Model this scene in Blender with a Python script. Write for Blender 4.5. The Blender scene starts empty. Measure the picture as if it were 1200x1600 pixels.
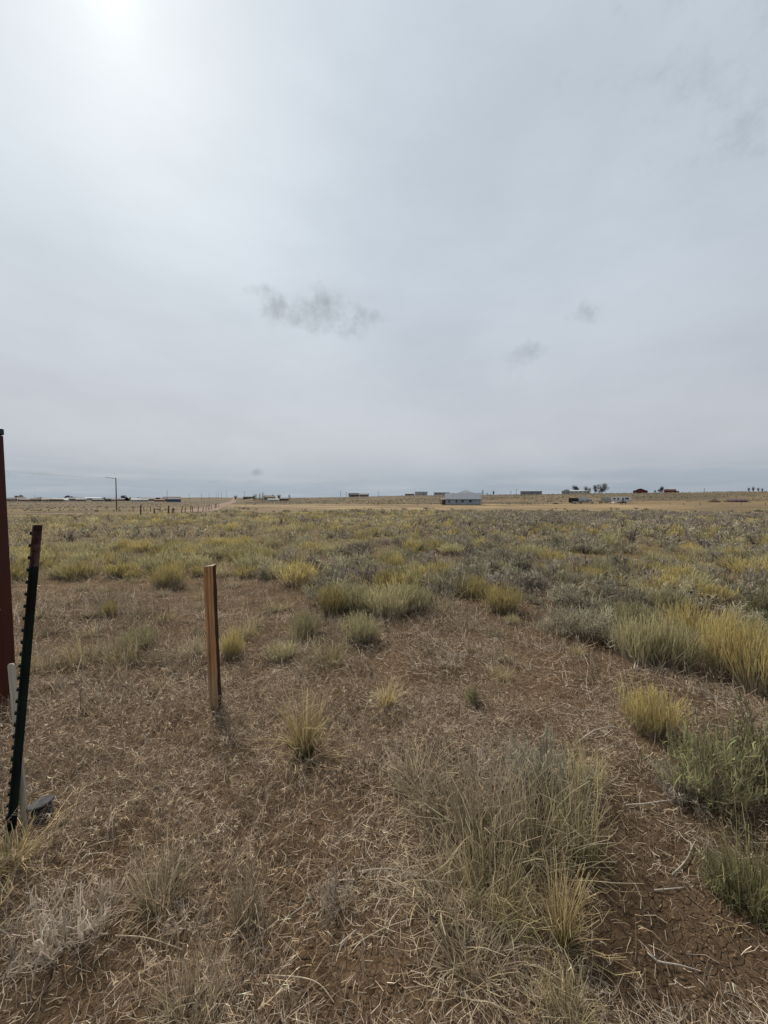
import bpy, math, random
import numpy as np
from mathutils import Vector, Matrix

random.seed(7)
R = math.radians
sc = bpy.context.scene
COL = sc.collection

# ------------------------------------------------------------------ camera
F = 590.0                      # focal length in pixels of a 1200 x 1600 frame
PITCH = math.atan(20 / F)
CAMZ = 1.5
cam_d = bpy.data.cameras.new('camera')
cam = bpy.data.objects.new('camera', cam_d)
COL.objects.link(cam)
cam_d.sensor_fit = 'HORIZONTAL'
cam_d.sensor_width = 36.0
cam_d.lens = 36.0 * F / 1200.0
cam_d.clip_start = 0.05
cam_d.clip_end = 20000
cam.location = (0, 0, CAMZ)
cam.rotation_euler = (math.pi / 2 - PITCH, 0, 0)
sc.camera = cam
sc.render.resolution_x, sc.render.resolution_y = 768, 1024


def ray(px, py):
    f = np.array([0, math.cos(PITCH), -math.sin(PITCH)])
    u = np.array([0, math.sin(PITCH), math.cos(PITCH)])
    return f + (px - 600) / F * np.array([1, 0, 0]) - (py - 800) / F * u


def at(px, py, Y):
    d = ray(px, py)
    return np.array([0, 0, CAMZ]) + d * (Y / d[1])


# ------------------------------------------------------------------ sky and sun
SUN = ray(172, -14)
SUN = SUN / np.linalg.norm(SUN)
sun_el = math.asin(SUN[2])
sun_az = math.atan2(SUN[0], SUN[1])

w = bpy.data.worlds.new('World')
sc.world = w
w.use_nodes = True
nt = w.node_tree
nt.nodes.clear()


def N(tree, t, **kw):
    n = tree.nodes.new(t)
    for k, v in kw.items():
        setattr(n, k, v)
    return n


def math_n(tree, op, a, b=None, clamp=False):
    n = N(tree, 'ShaderNodeMath', operation=op, use_clamp=clamp)
    for i, v in enumerate((a, b)):
        if v is None:
            continue
        if isinstance(v, (int, float)):
            n.inputs[i].default_value = v
        else:
            tree.links.new(v, n.inputs[i])
    return n.outputs[0]


def mix_rgb(tree, fac, a, b, blend='MIX'):
    n = N(tree, 'ShaderNodeMix', data_type='RGBA', blend_type=blend)
    for s, v in ((n.inputs[0], fac), (n.inputs[6], a), (n.inputs[7], b)):
        if isinstance(v, (int, float)):
            s.default_value = v
        elif isinstance(v, tuple):
            s.default_value = (*v, 1)
        else:
            tree.links.new(v, s)
    return n.outputs[2]


def smooth(tree, x, lo, hi):
    n = N(tree, 'ShaderNodeMapRange', interpolation_type='SMOOTHSTEP')
    tree.links.new(x, n.inputs[0])
    n.inputs[1].default_value = lo
    n.inputs[2].default_value = hi
    return n.outputs[0]


def noise_n(tree, vec, scale, detail=4, rough=.55, vscale=None):
    n = N(tree, 'ShaderNodeTexNoise')
    n.inputs['Scale'].default_value = scale
    n.inputs['Detail'].default_value = detail
    n.inputs['Roughness'].default_value = rough
    if vscale:
        m = N(tree, 'ShaderNodeMapping')
        m.inputs['Scale'].default_value = vscale
        tree.links.new(vec, m.inputs[0])
        vec = m.outputs[0]
    tree.links.new(vec, n.inputs['Vector'])
    return n.outputs[0]


def vdot(tree, v, c):
    n = N(tree, 'ShaderNodeVectorMath', operation='DOT_PRODUCT')
    tree.links.new(v, n.inputs[0])
    n.inputs[1].default_value = tuple(c)
    return n.outputs['Value']


tc = N(nt, 'ShaderNodeTexCoord')
D = tc.outputs['Generated']
sep = N(nt, 'ShaderNodeSeparateXYZ')
nt.links.new(D, sep.inputs[0])
Z = sep.outputs[2]
sky = N(nt, 'ShaderNodeTexSky', sky_type='NISHITA', sun_disc=False)
sky.sun_elevation = sun_el
sky.sun_rotation = sun_az
sky.air_density, sky.dust_density, sky.ozone_density = 1.0, 4.0, 1.0
clear = mix_rgb(nt, 1.0, sky.outputs[0], (.07, .07, .07), 'MULTIPLY')
# the cloud sheet that covers it: paler bands low down, a soft mottling, bright where the sun sits behind it
el1 = smooth(nt, Z, 0.01, .13)
el2 = smooth(nt, Z, .12, .6)
sheet = mix_rgb(nt, el1, (.365, .430, .50), (.52, .548, .602))
sheet = mix_rgb(nt, el2, sheet, (.55, .618, .692))
big = noise_n(nt, D, 1.5, 6, .55, (1, 1, 2.6))
sheet = mix_rgb(nt, 1.0, sheet, mix_rgb(nt, smooth(nt, big, .25, .75), (.86, .87, .885), (1.09, 1.09, 1.08)), 'MULTIPLY')
streak = noise_n(nt, D, 5.0, 6, .6, (.7, .7, 9))
low = math_n(nt, 'SUBTRACT', .6, smooth(nt, Z, .03, .30), True)
sheet = mix_rgb(nt, math_n(nt, 'MULTIPLY', low, smooth(nt, streak, .42, .75)), sheet, (.52, .54, .58))
dsun = math_n(nt, 'MAXIMUM', vdot(nt, D, SUN), 0.0)
for p, c in ((2.0, (.05, .055, .055)), (7.0, (.055, .06, .06)), (30.0, (.035, .035, .03)), (200.0, (.06, .06, .055)), (1500.0, (.12, .12, .11))):
    g = math_n(nt, 'POWER', dsun, p)
    sheet = mix_rgb(nt, g, sheet, mix_rgb(nt, 1.0, sheet, c, 'ADD'))
# ragged scraps of darker cloud below the sheet
rag = noise_n(nt, D, 13.0, 7, .66)
wn = N(nt, 'ShaderNodeTexNoise')
wn.inputs['Scale'].default_value = 11.0
wn.inputs['Detail'].default_value = 5
nt.links.new(D, wn.inputs['Vector'])
wm = N(nt, 'ShaderNodeVectorMath', operation='MULTIPLY_ADD')
nt.links.new(wn.outputs['Color'], wm.inputs[0])
wm.inputs[1].default_value = (.16, .16, .10)
wm.inputs[2].default_value = (-.08, -.08, -.05)
DW = N(nt, 'ShaderNodeVectorMath', operation='ADD')
nt.links.new(D, DW.inputs[0])
nt.links.new(wm.outputs[0], DW.inputs[1])
total = None
for px, py, sx, sz, k in ((495, 486, .26, .10, .74), (552, 500, .085, .11, .90), (508, 460, .085, .11, .82), (422, 478, .08, .085, .85), (470, 497, .14, .06, .8), (590, 492, .08, .06, .6), (540, 535, .06, .05, .5),
                          (826, 551, .095, .070, .85), (808, 575, .075, .05, .55), (910, 477, .075, .085, .66), (1160, 50, .40, .22, .52), (1030, 10, .4, .14, .42), (1190, 120, .3, .2, .46),
                          (62, 741, .07, .016, .85), (8, 742, .05, .02, .7), (400, 738, .04, .02, .7), (140, 738, .04, .012, .6),
                          (290, 733, .16, .014, .5), (330, 752, .3, .016, .45), (900, 745, .5, .02, .45)):
    c = ray(px, py)
    c = c / np.linalg.norm(c)
    s = N(nt, 'ShaderNodeVectorMath', operation='SUBTRACT')
    nt.links.new(D if sz < .03 else DW.outputs[0], s.inputs[0])
    s.inputs[1].default_value = tuple(c)
    m = N(nt, 'ShaderNodeVectorMath', operation='MULTIPLY')
    nt.links.new(s.outputs[0], m.inputs[0])
    m.inputs[1].default_value = (1 / sx, 1 / sx, 1 / sz)
    L = N(nt, 'ShaderNodeVectorMath', operation='LENGTH')
    nt.links.new(m.outputs[0], L.inputs[0])
    v = math_n(nt, 'MULTIPLY', math_n(nt, 'SUBTRACT', 1.0, smooth(nt, L.outputs['Value'], 0.0, 1.0)), k)
    total = v if total is None else math_n(nt, 'MAXIMUM', total, v)
rag2 = smooth(nt, math_n(nt, 'ADD', total, math_n(nt, 'MULTIPLY', math_n(nt, 'SUBTRACT', rag, .5), 1.45)), .36, 1.12)
sheet = mix_rgb(nt, math_n(nt, 'MULTIPLY', rag2, .95, True), sheet, (.345, .385, .425))
cover = mix_rgb(nt, .94, clear, sheet)
bg = N(nt, 'ShaderNodeBackground')
bg.inputs[1].default_value = 1.0
nt.links.new(cover, bg.inputs[0])
out = N(nt, 'ShaderNodeOutputWorld')
nt.links.new(bg.outputs[0], out.inputs[0])

sun_d = bpy.data.lights.new('sun', 'SUN')
sun_d.energy = 4.4
sun_d.angle = R(14)
sun_d.color = (1.0, .95, .87)
sun_o = bpy.data.objects.new('sun', sun_d)
sun_o.rotation_euler = Vector(tuple(-SUN)).to_track_quat('-Z', 'Y').to_euler()
sun_o.location = (-20, 30, 40)
COL.objects.link(sun_o)

sc.view_settings.view_transform = 'Standard'
sc.view_settings.look = 'None'
sc.view_settings.exposure = 0.0
sc.view_settings.gamma = 1.0
sc.view_settings.use_curve_mapping = False


# ------------------------------------------------------------------ terrain function
def _h(ix, iy, seed):
    n = (ix.astype(np.int64) * 374761393 + iy.astype(np.int64) * 668265263 + seed * 974634777) & 0x7fffffff
    n = ((n ^ (n >> 13)) * 1274126177) & 0x7fffffff
    return ((n ^ (n >> 16)) & 0xffff) / 65535.0


def vnoise(x, y, seed=0):
    x, y = np.asarray(x, float), np.asarray(y, float)
    ix, iy = np.floor(x), np.floor(y)
    fx, fy = x - ix, y - iy
    fx, fy = fx * fx * (3 - 2 * fx), fy * fy * (3 - 2 * fy)
    a, b = _h(ix, iy, seed), _h(ix + 1, iy, seed)
    c, d = _h(ix, iy + 1, seed), _h(ix + 1, iy + 1, seed)
    return (a + (b - a) * fx) * (1 - fy) + (c + (d - c) * fx) * fy


def fbm(x, y, seed=0, octv=4, gain=.5):
    s, a, t = 0, 1.0, 0
    for k in range(octv):
        s = s + a * vnoise(np.asarray(x) * 2 ** k, np.asarray(y) * 2 ** k, seed + k)
        t += a
        a *= gain
    return s / t


def sst(x, a, b):
    t = np.clip((np.asarray(x, float) - a) / (b - a), 0, 1)
    return t * t * (3 - 2 * t)


def pxq(x, y):
    """image column that a bearing falls on (for describing the landscape by bearing)"""
    yy = np.maximum(np.asarray(y, float), 1e-3)
    t = np.where(np.asarray(y) > 0, np.asarray(x) / yy, np.sign(x) * 3)
    return 600 + F * np.clip(t, -1.6, 1.6)


RX = [-400, 0, 260, 330, 400, 470, 560, 640, 720, 830, 900, 1000, 1080, 1200, 1600]
RY = [778.6, 778.4, 777.6, 777.2, 777.8, 777.8, 776.2, 774.4, 773.4, 773.0, 771.6, 770.8, 769.6, 767.8, 766.5]
RD = [900, 900, 900, 800, 460, 400, 350, 340, 340, 340, 335, 330, 330, 330, 330]


def H(x, y, fine=True):
    x, y = np.asarray(x, float), np.asarray(y, float)
    r = np.hypot(x, y)
    p = pxq(x, y)
    dp = np.where(y > 0, np.maximum(y, .55 * r), .55 * r)      # depth of the landscape in front of the viewer
    valley = -.95 * sst(r, 14, 95)
    rc = np.interp(p, RX, RD)
    zc = CAMZ + (780 - np.interp(p, RX, RY)) / F * rc
    front = sst(y, -40, 60)
    z = valley + (zc - valley) * sst(dp, .52 * rc, 1.0 * rc) * front
    z = z + (fbm(x / 9, y / 9, 3, 2) - .5) * .35 * sst(r, 4, 30) * (1 - sst(r, 160, 240))
    z = z + (fbm(x / 2.1, y / 2.1, 11, 2) - .5) * .10 * (1 - sst(r, 60, 120))
    if fine:
        k = (1 - sst(r, 7, 16))
        z = z + (fbm(x / .33, y / .33, 21, 3) - .5) * .055 * k + (fbm(x / .06, y / .06, 31, 2) - .5) * .022 * (1 - sst(r, 3.5, 7))
    return z


def gnd(px, py):
    """point of the ground that a viewing ray meets"""
    d = ray(px, py)
    t = 1.0
    for k in range(60):
        p = np.array([0, 0, CAMZ]) + d * t
        gap = p[2] - float(H(p[0], p[1], False))
        t += gap / max(-d[2] + .02, .03) * .8
        t = min(t, 900)
    p = np.array([0, 0, CAMZ]) + d * t
    p[2] = float(H(p[0], p[1]))
    return p


def along(px, Y):
    x = (px - 600) / F * Y
    return np.array([x, Y, float(H(x, Y, False))])


# ------------------------------------------------------------------ materials
MATS = {}


def new_mat(name):
    m = bpy.data.materials.new(name)
    m.use_nodes = True
    m.node_tree.nodes.clear()
    return m, m.node_tree


def mat_surface(name, col, rough=.7, metal=0.0, var=.18, scale=6.0, stretch=(1, 1, 1), bump=.0, col2=None, spec=.3):
    if name in MATS:
        return MATS[name]
    m, t = new_mat(name)
    co = N(t, 'ShaderNodeTexCoord').outputs['Object']
    n1 = noise_n(t, co, scale, 6, .6, stretch)
    n2 = noise_n(t, co, scale * .23, 3, .5)
    c = mix_rgb(t, smooth(t, n1, .3, .7), tuple(v * (1 - var) for v in col), tuple(min(1, v * (1 + var)) for v in col))
    if col2:
        c = mix_rgb(t, smooth(t, n2, .48, .62), c, col2)
    b = N(t, 'ShaderNodeBsdfPrincipled')
    t.links.new(c, b.inputs['Base Color'])
    b.inputs['Roughness'].default_value = rough
    b.inputs['Metallic'].default_value = metal
    b.inputs['Specular IOR Level'].default_value = spec
    if bump:
        bp = N(t, 'ShaderNodeBump')
        bp.inputs['Strength'].default_value = bump
        bp.inputs['Distance'].default_value = .01
        t.links.new(n1, bp.inputs['Height'])
        t.links.new(bp.outputs[0], b.inputs['Normal'])
    o = N(t, 'ShaderNodeOutputMaterial')
    t.links.new(b.outputs[0], o.inputs[0])
    MATS[name] = m
    return m


def mat_blade(name, trans=.3, var=.22, sat=1.0, gain=1.0):
    """plant fibre: colour comes from the strand, differs a little from plant to plant"""
    m, t = new_mat(name)
    a = N(t, 'ShaderNodeAttribute', attribute_name='Col')
    oi = N(t, 'ShaderNodeObjectInfo')
    hs = N(t, 'ShaderNodeHueSaturation')
    t.links.new(a.outputs[0], hs.inputs['Color'])
    mr = N(t, 'ShaderNodeMapRange')
    t.links.new(oi.outputs['Random'], mr.inputs[0])
    mr.inputs[3].default_value, mr.inputs[4].default_value = gain * (1 - var), gain * (1 + var)
    t.links.new(mr.outputs[0], hs.inputs['Value'])
    hs.inputs['Saturation'].default_value = sat
    d = N(t, 'ShaderNodeBsdfDiffuse')
    tr = N(t, 'ShaderNodeBsdfTranslucent')
    mx = N(t, 'ShaderNodeMixShader')
    mx.inputs[0].default_value = trans
    t.links.new(hs.outputs[0], d.inputs[0])
    t.links.new(hs.outputs[0], tr.inputs[0])
    t.links.new(d.outputs[0], mx.inputs[1])
    t.links.new(tr.outputs[0], mx.inputs[2])
    o = N(t, 'ShaderNodeOutputMaterial')
    t.links.new(mx.outputs[0], o.inputs[0])
    return m


def mat_ground():
    m, t = new_mat('ground_soil')
    co = N(t, 'ShaderNodeTexCoord').outputs['Object']
    a = N(t, 'ShaderNodeAttribute', attribute_name='Col')
    n1 = noise_n(t, co, 3.0, 8, .65)
    n2 = noise_n(t, co, 38.0, 6, .7)
    n3 = noise_n(t, co, .12, 6, .6)
    c = mix_rgb(t, 1.0, a.outputs[0], mix_rgb(t, smooth(t, n1, .25, .75), (.72, .70, .68), (1.25, 1.25, 1.25)), 'MULTIPLY')
    c = mix_rgb(t, 1.0, c, mix_rgb(t, smooth(t, n2, .3, .72), (.66, .64, .62), (1.3, 1.32, 1.34)), 'MULTIPLY')
    c = mix_rgb(t, 1.0, c, mix_rgb(t, smooth(t, n3, .3, .7), (.84, .85, .86), (1.14, 1.13, 1.1)), 'MULTIPLY')
    b = N(t, 'ShaderNodeBsdfPrincipled')
    t.links.new(c, b.inputs['Base Color'])
    b.inputs['Roughness'].default_value = .95
    b.inputs['Specular IOR Level'].default_value = .1
    vo = N(t, 'ShaderNodeTexVoronoi', feature='DISTANCE_TO_EDGE')
    vo.inputs['Scale'].default_value = 26
    wv = N(t, 'ShaderNodeVectorMath', operation='ADD')
    nz = N(t, 'ShaderNodeTexNoise')
    nz.inputs['Scale'].default_value = 14
    t.links.new(co, nz.inputs['Vector'])
    sc_ = N(t, 'ShaderNodeVectorMath', operation='SCALE')
    t.links.new(nz.outputs['Color'], sc_.inputs[0])
    sc_.inputs['Scale'].default_value = .09
    t.links.new(co, wv.inputs[0])
    t.links.new(sc_.outputs[0], wv.inputs[1])
    t.links.new(wv.outputs[0], vo.inputs['Vector'])
    crack = smooth(t, vo.outputs['Distance'], 0.0, .10)
    hgt = math_n(t, 'ADD', math_n(t, 'MULTIPLY', crack, .35), n2)
    bp = N(t, 'ShaderNodeBump')
    bp.inputs['Strength'].default_value = 1.0
    bp.inputs['Distance'].default_value = .035
    t.links.new(hgt, bp.inputs['Height'])
    t.links.new(bp.outputs[0], b.inputs['Normal'])
    o = N(t, 'ShaderNodeOutputMaterial')
    t.links.new(b.outputs[0], o.inputs[0])
    return m


def mat_wood(name, dark, mid, grey, greyz):
    """split timber: long grain in the post's own length, weathered towards the foot and on the end grain"""
    m, t = new_mat(name)
    co = N(t, 'ShaderNodeTexCoord').outputs['Object']
    g1 = noise_n(t, co, 30, 7, .65, (1, 1, .035))
    g2 = noise_n(t, co, 110, 5, .6, (1, 1, .03))
    n3 = noise_n(t, co, 5, 4, .6, (1, 1, .6))
    c = mix_rgb(t, smooth(t, g1, .3, .68), dark, mid)
    c = mix_rgb(t, smooth(t, g2, .52, .75), c, tuple(v * 1.5 for v in mid))
    s = N(t, 'ShaderNodeSeparateXYZ')
    t.links.new(co, s.inputs[0])
    z = math_n(t, 'ADD', s.outputs[2], math_n(t, 'MULTIPLY', math_n(t, 'SUBTRACT', n3, .5), .5))
    foot = math_n(t, 'SUBTRACT', 1.0, smooth(t, z, greyz[0], greyz[1]))
    c = mix_rgb(t, math_n(t, 'MULTIPLY', foot, .75), c, grey)
    c = mix_rgb(t, 1.0, c, mix_rgb(t, smooth(t, g2, .3, .45), (.45, .42, .4), (1, 1, 1)), 'MULTIPLY')
    b = N(t, 'ShaderNodeBsdfPrincipled')
    t.links.new(c, b.inputs['Base Color'])
    b.inputs['Roughness'].default_value = .85
    b.inputs['Specular IOR Level'].default_value = .15
    bp = N(t, 'ShaderNodeBump')
    bp.inputs['Strength'].default_value = .6
    bp.inputs['Distance'].default_value = .006
    t.links.new(g1, bp.inputs['Height'])
    t.links.new(bp.outputs[0], b.inputs['Normal'])
    o = N(t, 'ShaderNodeOutputMaterial')
    t.links.new(b.outputs[0], o.inputs[0])
    return m


M_FIBRE = mat_blade('dry_plant_fibre', .32, .27, 1.08, 1.55)
M_FOLI = mat_blade('far_foliage', .1, .1)


# ------------------------------------------------------------------ mesh helpers
def link(o, parent=None):
    COL.objects.link(o)
    if parent is not None:
        o.parent = parent
    return o


def np_mesh(name, V, Q, C, mat, smooth_shade=False):
    me = bpy.data.meshes.new(name)
    V = np.asarray(V, np.float32)
    Q = np.asarray(Q, np.int32)
    k = Q.shape[1]
    me.vertices.add(len(V))
    me.vertices.foreach_set('co', V.ravel())
    me.loops.add(Q.size)
    me.loops.foreach_set('vertex_index', Q.ravel())
    me.polygons.add(len(Q))
    me.polygons.foreach_set('loop_start', np.arange(0, Q.size, k, dtype=np.int32))
    if smooth_shade:
        me.polygons.foreach_set('use_smooth', np.ones(len(Q), bool))
    me.update(calc_edges=True)
    if C is not None:
        ca = me.attributes.new('Col', 'FLOAT_COLOR', 'POINT')
        cc = np.ones((len(V), 4), np.float32)
        cc[:, :3] = C
        ca.data.foreach_set('color', cc.ravel())
    me.materials.append(mat)
    return me


class MB:
    """collects boxes, prisms and tubes and links them as one mesh"""

    def __init__(s):
        s.v, s.f = [], []

    def add(s, v, f):
        b = len(s.v)
        s.v += [tuple(p) for p in v]
        s.f += [tuple(i + b for i in q) for q in f]
        return s

    def box(s, x0, x1, y0, y1, z0, z1):
        return s.add([(x, y, z) for z in (z0, z1) for y in (y0, y1) for x in (x0, x1)],
                     [(0, 2, 3, 1), (4, 5, 7, 6), (0, 1, 5, 4), (2, 6, 7, 3), (0, 4, 6, 2), (1, 3, 7, 5)])

    def prism(s, poly, a0, a1, axis='x'):
        """polygon in (u, z) pulled along x (or y)"""
        n = len(poly)
        P = [((a, u, z) if axis == 'x' else (u, a, z)) for a in (a0, a1) for u, z in poly]
        f = [tuple(range(n))[::-1], tuple(range(n, 2 * n))]
        f += [(i, (i + 1) % n, n + (i + 1) % n, n + i) for i in range(n)]
        return s.add(P, f)

    def tube(s, pts, rad, n=6, cap=True):
        pts = [Vector(p) for p in pts]
        V, Fc = [], []
        for i, p in enumerate(pts):
            d = (pts[min(i + 1, len(pts) - 1)] - pts[max(i - 1, 0)]).normalized()
            a = d.orthogonal().normalized() if abs(d.z) < .95 else Vector((1, 0, 0))
            a = (a - d * a.dot(d)).normalized()
            b = d.cross(a)
            r = rad[i] if hasattr(rad, '__len__') else rad
            V += [tuple(p + a * (r * math.cos(2 * math.pi * k / n)) + b * (r * math.sin(2 * math.pi * k / n))) for k in range(n)]
        for i in range(len(pts) - 1):
            Fc += [(i * n + k, i * n + (k + 1) % n, (i + 1) * n + (k + 1) % n, (i + 1) * n + k) for k in range(n)]
        if cap:
            Fc += [tuple(range(n))[::-1], tuple(range((len(pts) - 1) * n, len(pts) * n))]
        return s.add(V, Fc)

    def build(s, name, mat, parent=None, smooth_shade=False, bevel=0):
        me = bpy.data.meshes.new(name)
        me.from_pydata(s.v, [], s.f)
        if smooth_shade:
            me.polygons.foreach_set('use_smooth', [True] * len(me.polygons))
        me.materials.append(mat)
        o = link(bpy.data.objects.new(name, me), parent)
        if bevel:
            b = o.modifiers.new('edge', 'BEVEL')
            b.width = bevel
            b.segments = 2
        return o


def tag(o, label, cat=None, group=None, kind=None):
    if label:
        o['label'] = label
    if cat:
        o['category'] = cat
    if group:
        o['group'] = group
    if kind:
        o['kind'] = kind
    return o


def thing(name, loc, rz, label, cat, group=None):
    e = bpy.data.objects.new(name, None)
    e.empty_display_size = .1
    e.location = tuple(loc)
    e.rotation_euler = (0, 0, rz)
    link(e)
    return tag(e, label, cat, group)


def copy_tree(o, parent=None):
    c = o.copy()
    link(c)
    if parent is not None:
        c.parent = parent
    for ch in list(o.children):
        copy_tree(ch, c)
    return c


# ================================================================== GROUND
def ground_colour(x, y):
    r = np.hypot(x, y)
    r = np.where(y > 0, np.maximum(y, .55 * r), .55 * r) * sst(r, 10, 40) + r * (1 - sst(r, 10, 40))
    p = pxq(x, y)
    n1 = fbm(x / 1.1, y / 1.1, 41, 4)
    n2 = fbm(x / 14, y / 14, 51, 4)
    n3 = fbm(x / 60, y / 25, 61, 4)

    def mixc(c, new, k):
        return c * (1 - k[:, None]) + np.array(new)[None] * k[:, None]
    c = np.tile(np.array([.125, .080, .046]), (len(x), 1))
    c = mixc(c, (.170, .108, .061), sst(n1, .42, .62))
    c = mixc(c, (.230, .180, .095), sst(r, 6, 16) * .8)
    c = mixc(c, (.150, .115, .070), sst(r, 10, 30) * sst(n2, .45, .6))
    # stubble field beyond the scrub, browner to the left
    fld = sst(r + (n2 - .5) * 44, 58, 78) * (1 - sst(r + (n3 - .5) * 30, 168, 186))
    tan_ = sst(p, 310, 400) * (1 - .75 * sst(p, 960, 1150))
    c = mixc(c, (.125, .092, .053), fld)
    c = mixc(c, (.290, .208, .115), fld * tan_ * (1 - .6 * sst(n3, .46, .62)) * (1 - .45 * sst(fbm(x / 9, y / 30, 67, 4), .5, .66)))
    c = mixc(c, (.215, .155, .080), fld * (1 - tan_) * sst(n3, .52, .6) * .6)
    # hillside
    hill = sst(r, 170, 200)
    c = mixc(c, (.115, .088, .056), hill)
    c = mixc(c, (.175, .130, .074), hill * sst(n3, .5, .66) * .8)
    c = mixc(c, (.23, .16, .082), hill * sst(r, 172, 180) * (1 - sst(r, 205, 222)) * sst(p, 820, 900) * .7)
    return c


def build_ground():
    rings = np.concatenate([np.linspace(.004, 5, 195), 5 * (20 ** (np.arange(1, 121) / 120.0)),
                            100 * (4 ** (np.arange(1, 91) / 90.0)), 400 * (25 ** (np.arange(1, 41) / 40.0))])
    a = np.concatenate([np.radians(np.arange(-62, 62, .4)), np.radians(np.arange(62, 298, 4.0))])
    RR, AA = np.meshgrid(rings, a, indexing='ij')
    x, y = (RR * np.sin(AA)).ravel(), (RR * np.cos(AA)).ravel()
    z = H(x, y)
    nr, na = RR.shape
    i, j = np.meshgrid(np.arange(nr - 1), np.arange(na), indexing='ij')
    j2 = (j + 1) % na
    Q = np.stack([i * na + j, (i + 1) * na + j, (i + 1) * na + j2, i * na + j2], -1).reshape(-1, 4)[:, ::-1]
    V = np.stack([x, y, z], 1)
    C = ground_colour(x, y)
    me = np_mesh('ground', V, Q, C, mat_ground(), True)
    o = link(bpy.data.objects.new('ground', me))
    tag(o, 'brown dry earth and fields reaching to the horizon', None, None, 'structure')


build_ground()

# dirt track: comes in from the left beyond the scrub, bends and runs away to the horizon
M_TRACK = mat_surface('track_dirt', (.19, .118, .074), .95, 0, .3, .25, (1, 1, 1), 0, (.15, .095, .06))
line = [(-150, 66), (-80, 60), (-48, 60), (-36.5, 68)] + [(-8.2 - .378 * Y, Y) for Y in (80, 95, 115, 140, 170, 210, 260, 320, 400, 500, 620)]
pts = []
for (x0, y0), (x1, y1) in zip(line[:-1], line[1:]):
    for k in range(10):
        pts.append((x0 + (x1 - x0) * k / 10, y0 + (y1 - y0) * k / 10))
V, Q = [], []
for i, (x, y) in enumerate(pts):
    x2, y2 = pts[min(i + 1, len(pts) - 1)]
    x1, y1 = pts[max(i - 1, 0)]
    d = Vector((x2 - x1, y2 - y1)).normalized()
    for k in range(5):
        o = (k - 2) * 1.5
        vx, vy = x - d.y * o, y + d.x * o
        V.append((vx, vy, float(H(vx, vy, False)) + .06 - .03 * (abs(k - 2) == 1)))
    if i:
        Q += [(5 * i - 5 + k, 5 * i - 4 + k, 5 * i + 1 + k, 5 * i + k) for k in range(4)]
me = bpy.data.meshes.new('dirt_track')
me.from_pydata(V, [], Q)
me.materials.append(M_TRACK)
tag(link(bpy.data.objects.new('dirt_track', me)), 'reddish dirt track running off to the horizon', None, None, 'structure')


# ================================================================== BUILDINGS
def plain(col, rough=.75, metal=0.0, var=.12, scale=.8):
    col = tuple(v * .70 for v in col)
    key = 'paint_%02d%02d%02d_%d' % (int(col[0] * 99), int(col[1] * 99), int(col[2] * 99), int(metal * 9))
    return mat_surface(key, col, rough, metal, var, scale)


GLASS = mat_surface('window_glass', (.02, .024, .03), .12, 0, .1, 2, spec=.5)
TRIM = plain((.5, .5, .5))


def opening(root, name, x, z, wd, ht, yface, frame, pane, t=.06):
    """window or door set on a wall whose outer face is at y = yface (looking to -y)"""
    m = MB()
    f = .09
    m.box(x - wd / 2 - f, x + wd / 2 + f, yface - t, yface + .02, z + ht, z + ht + f)
    m.box(x - wd / 2 - f, x + wd / 2 + f, yface - t, yface + .02, z - f, z)
    m.box(x - wd / 2 - f, x - wd / 2, yface - t, yface + .02, z, z + ht)
    m.box(x + wd / 2, x + wd / 2 + f, yface - t, yface + .02, z, z + ht)
    o = m.build(name, frame, root)
    MB().box(x - wd / 2, x + wd / 2, yface - t * .4, yface + .02, z, z + ht).build('pane' if name == 'window' else 'leaf', pane, o)
    return o


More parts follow.
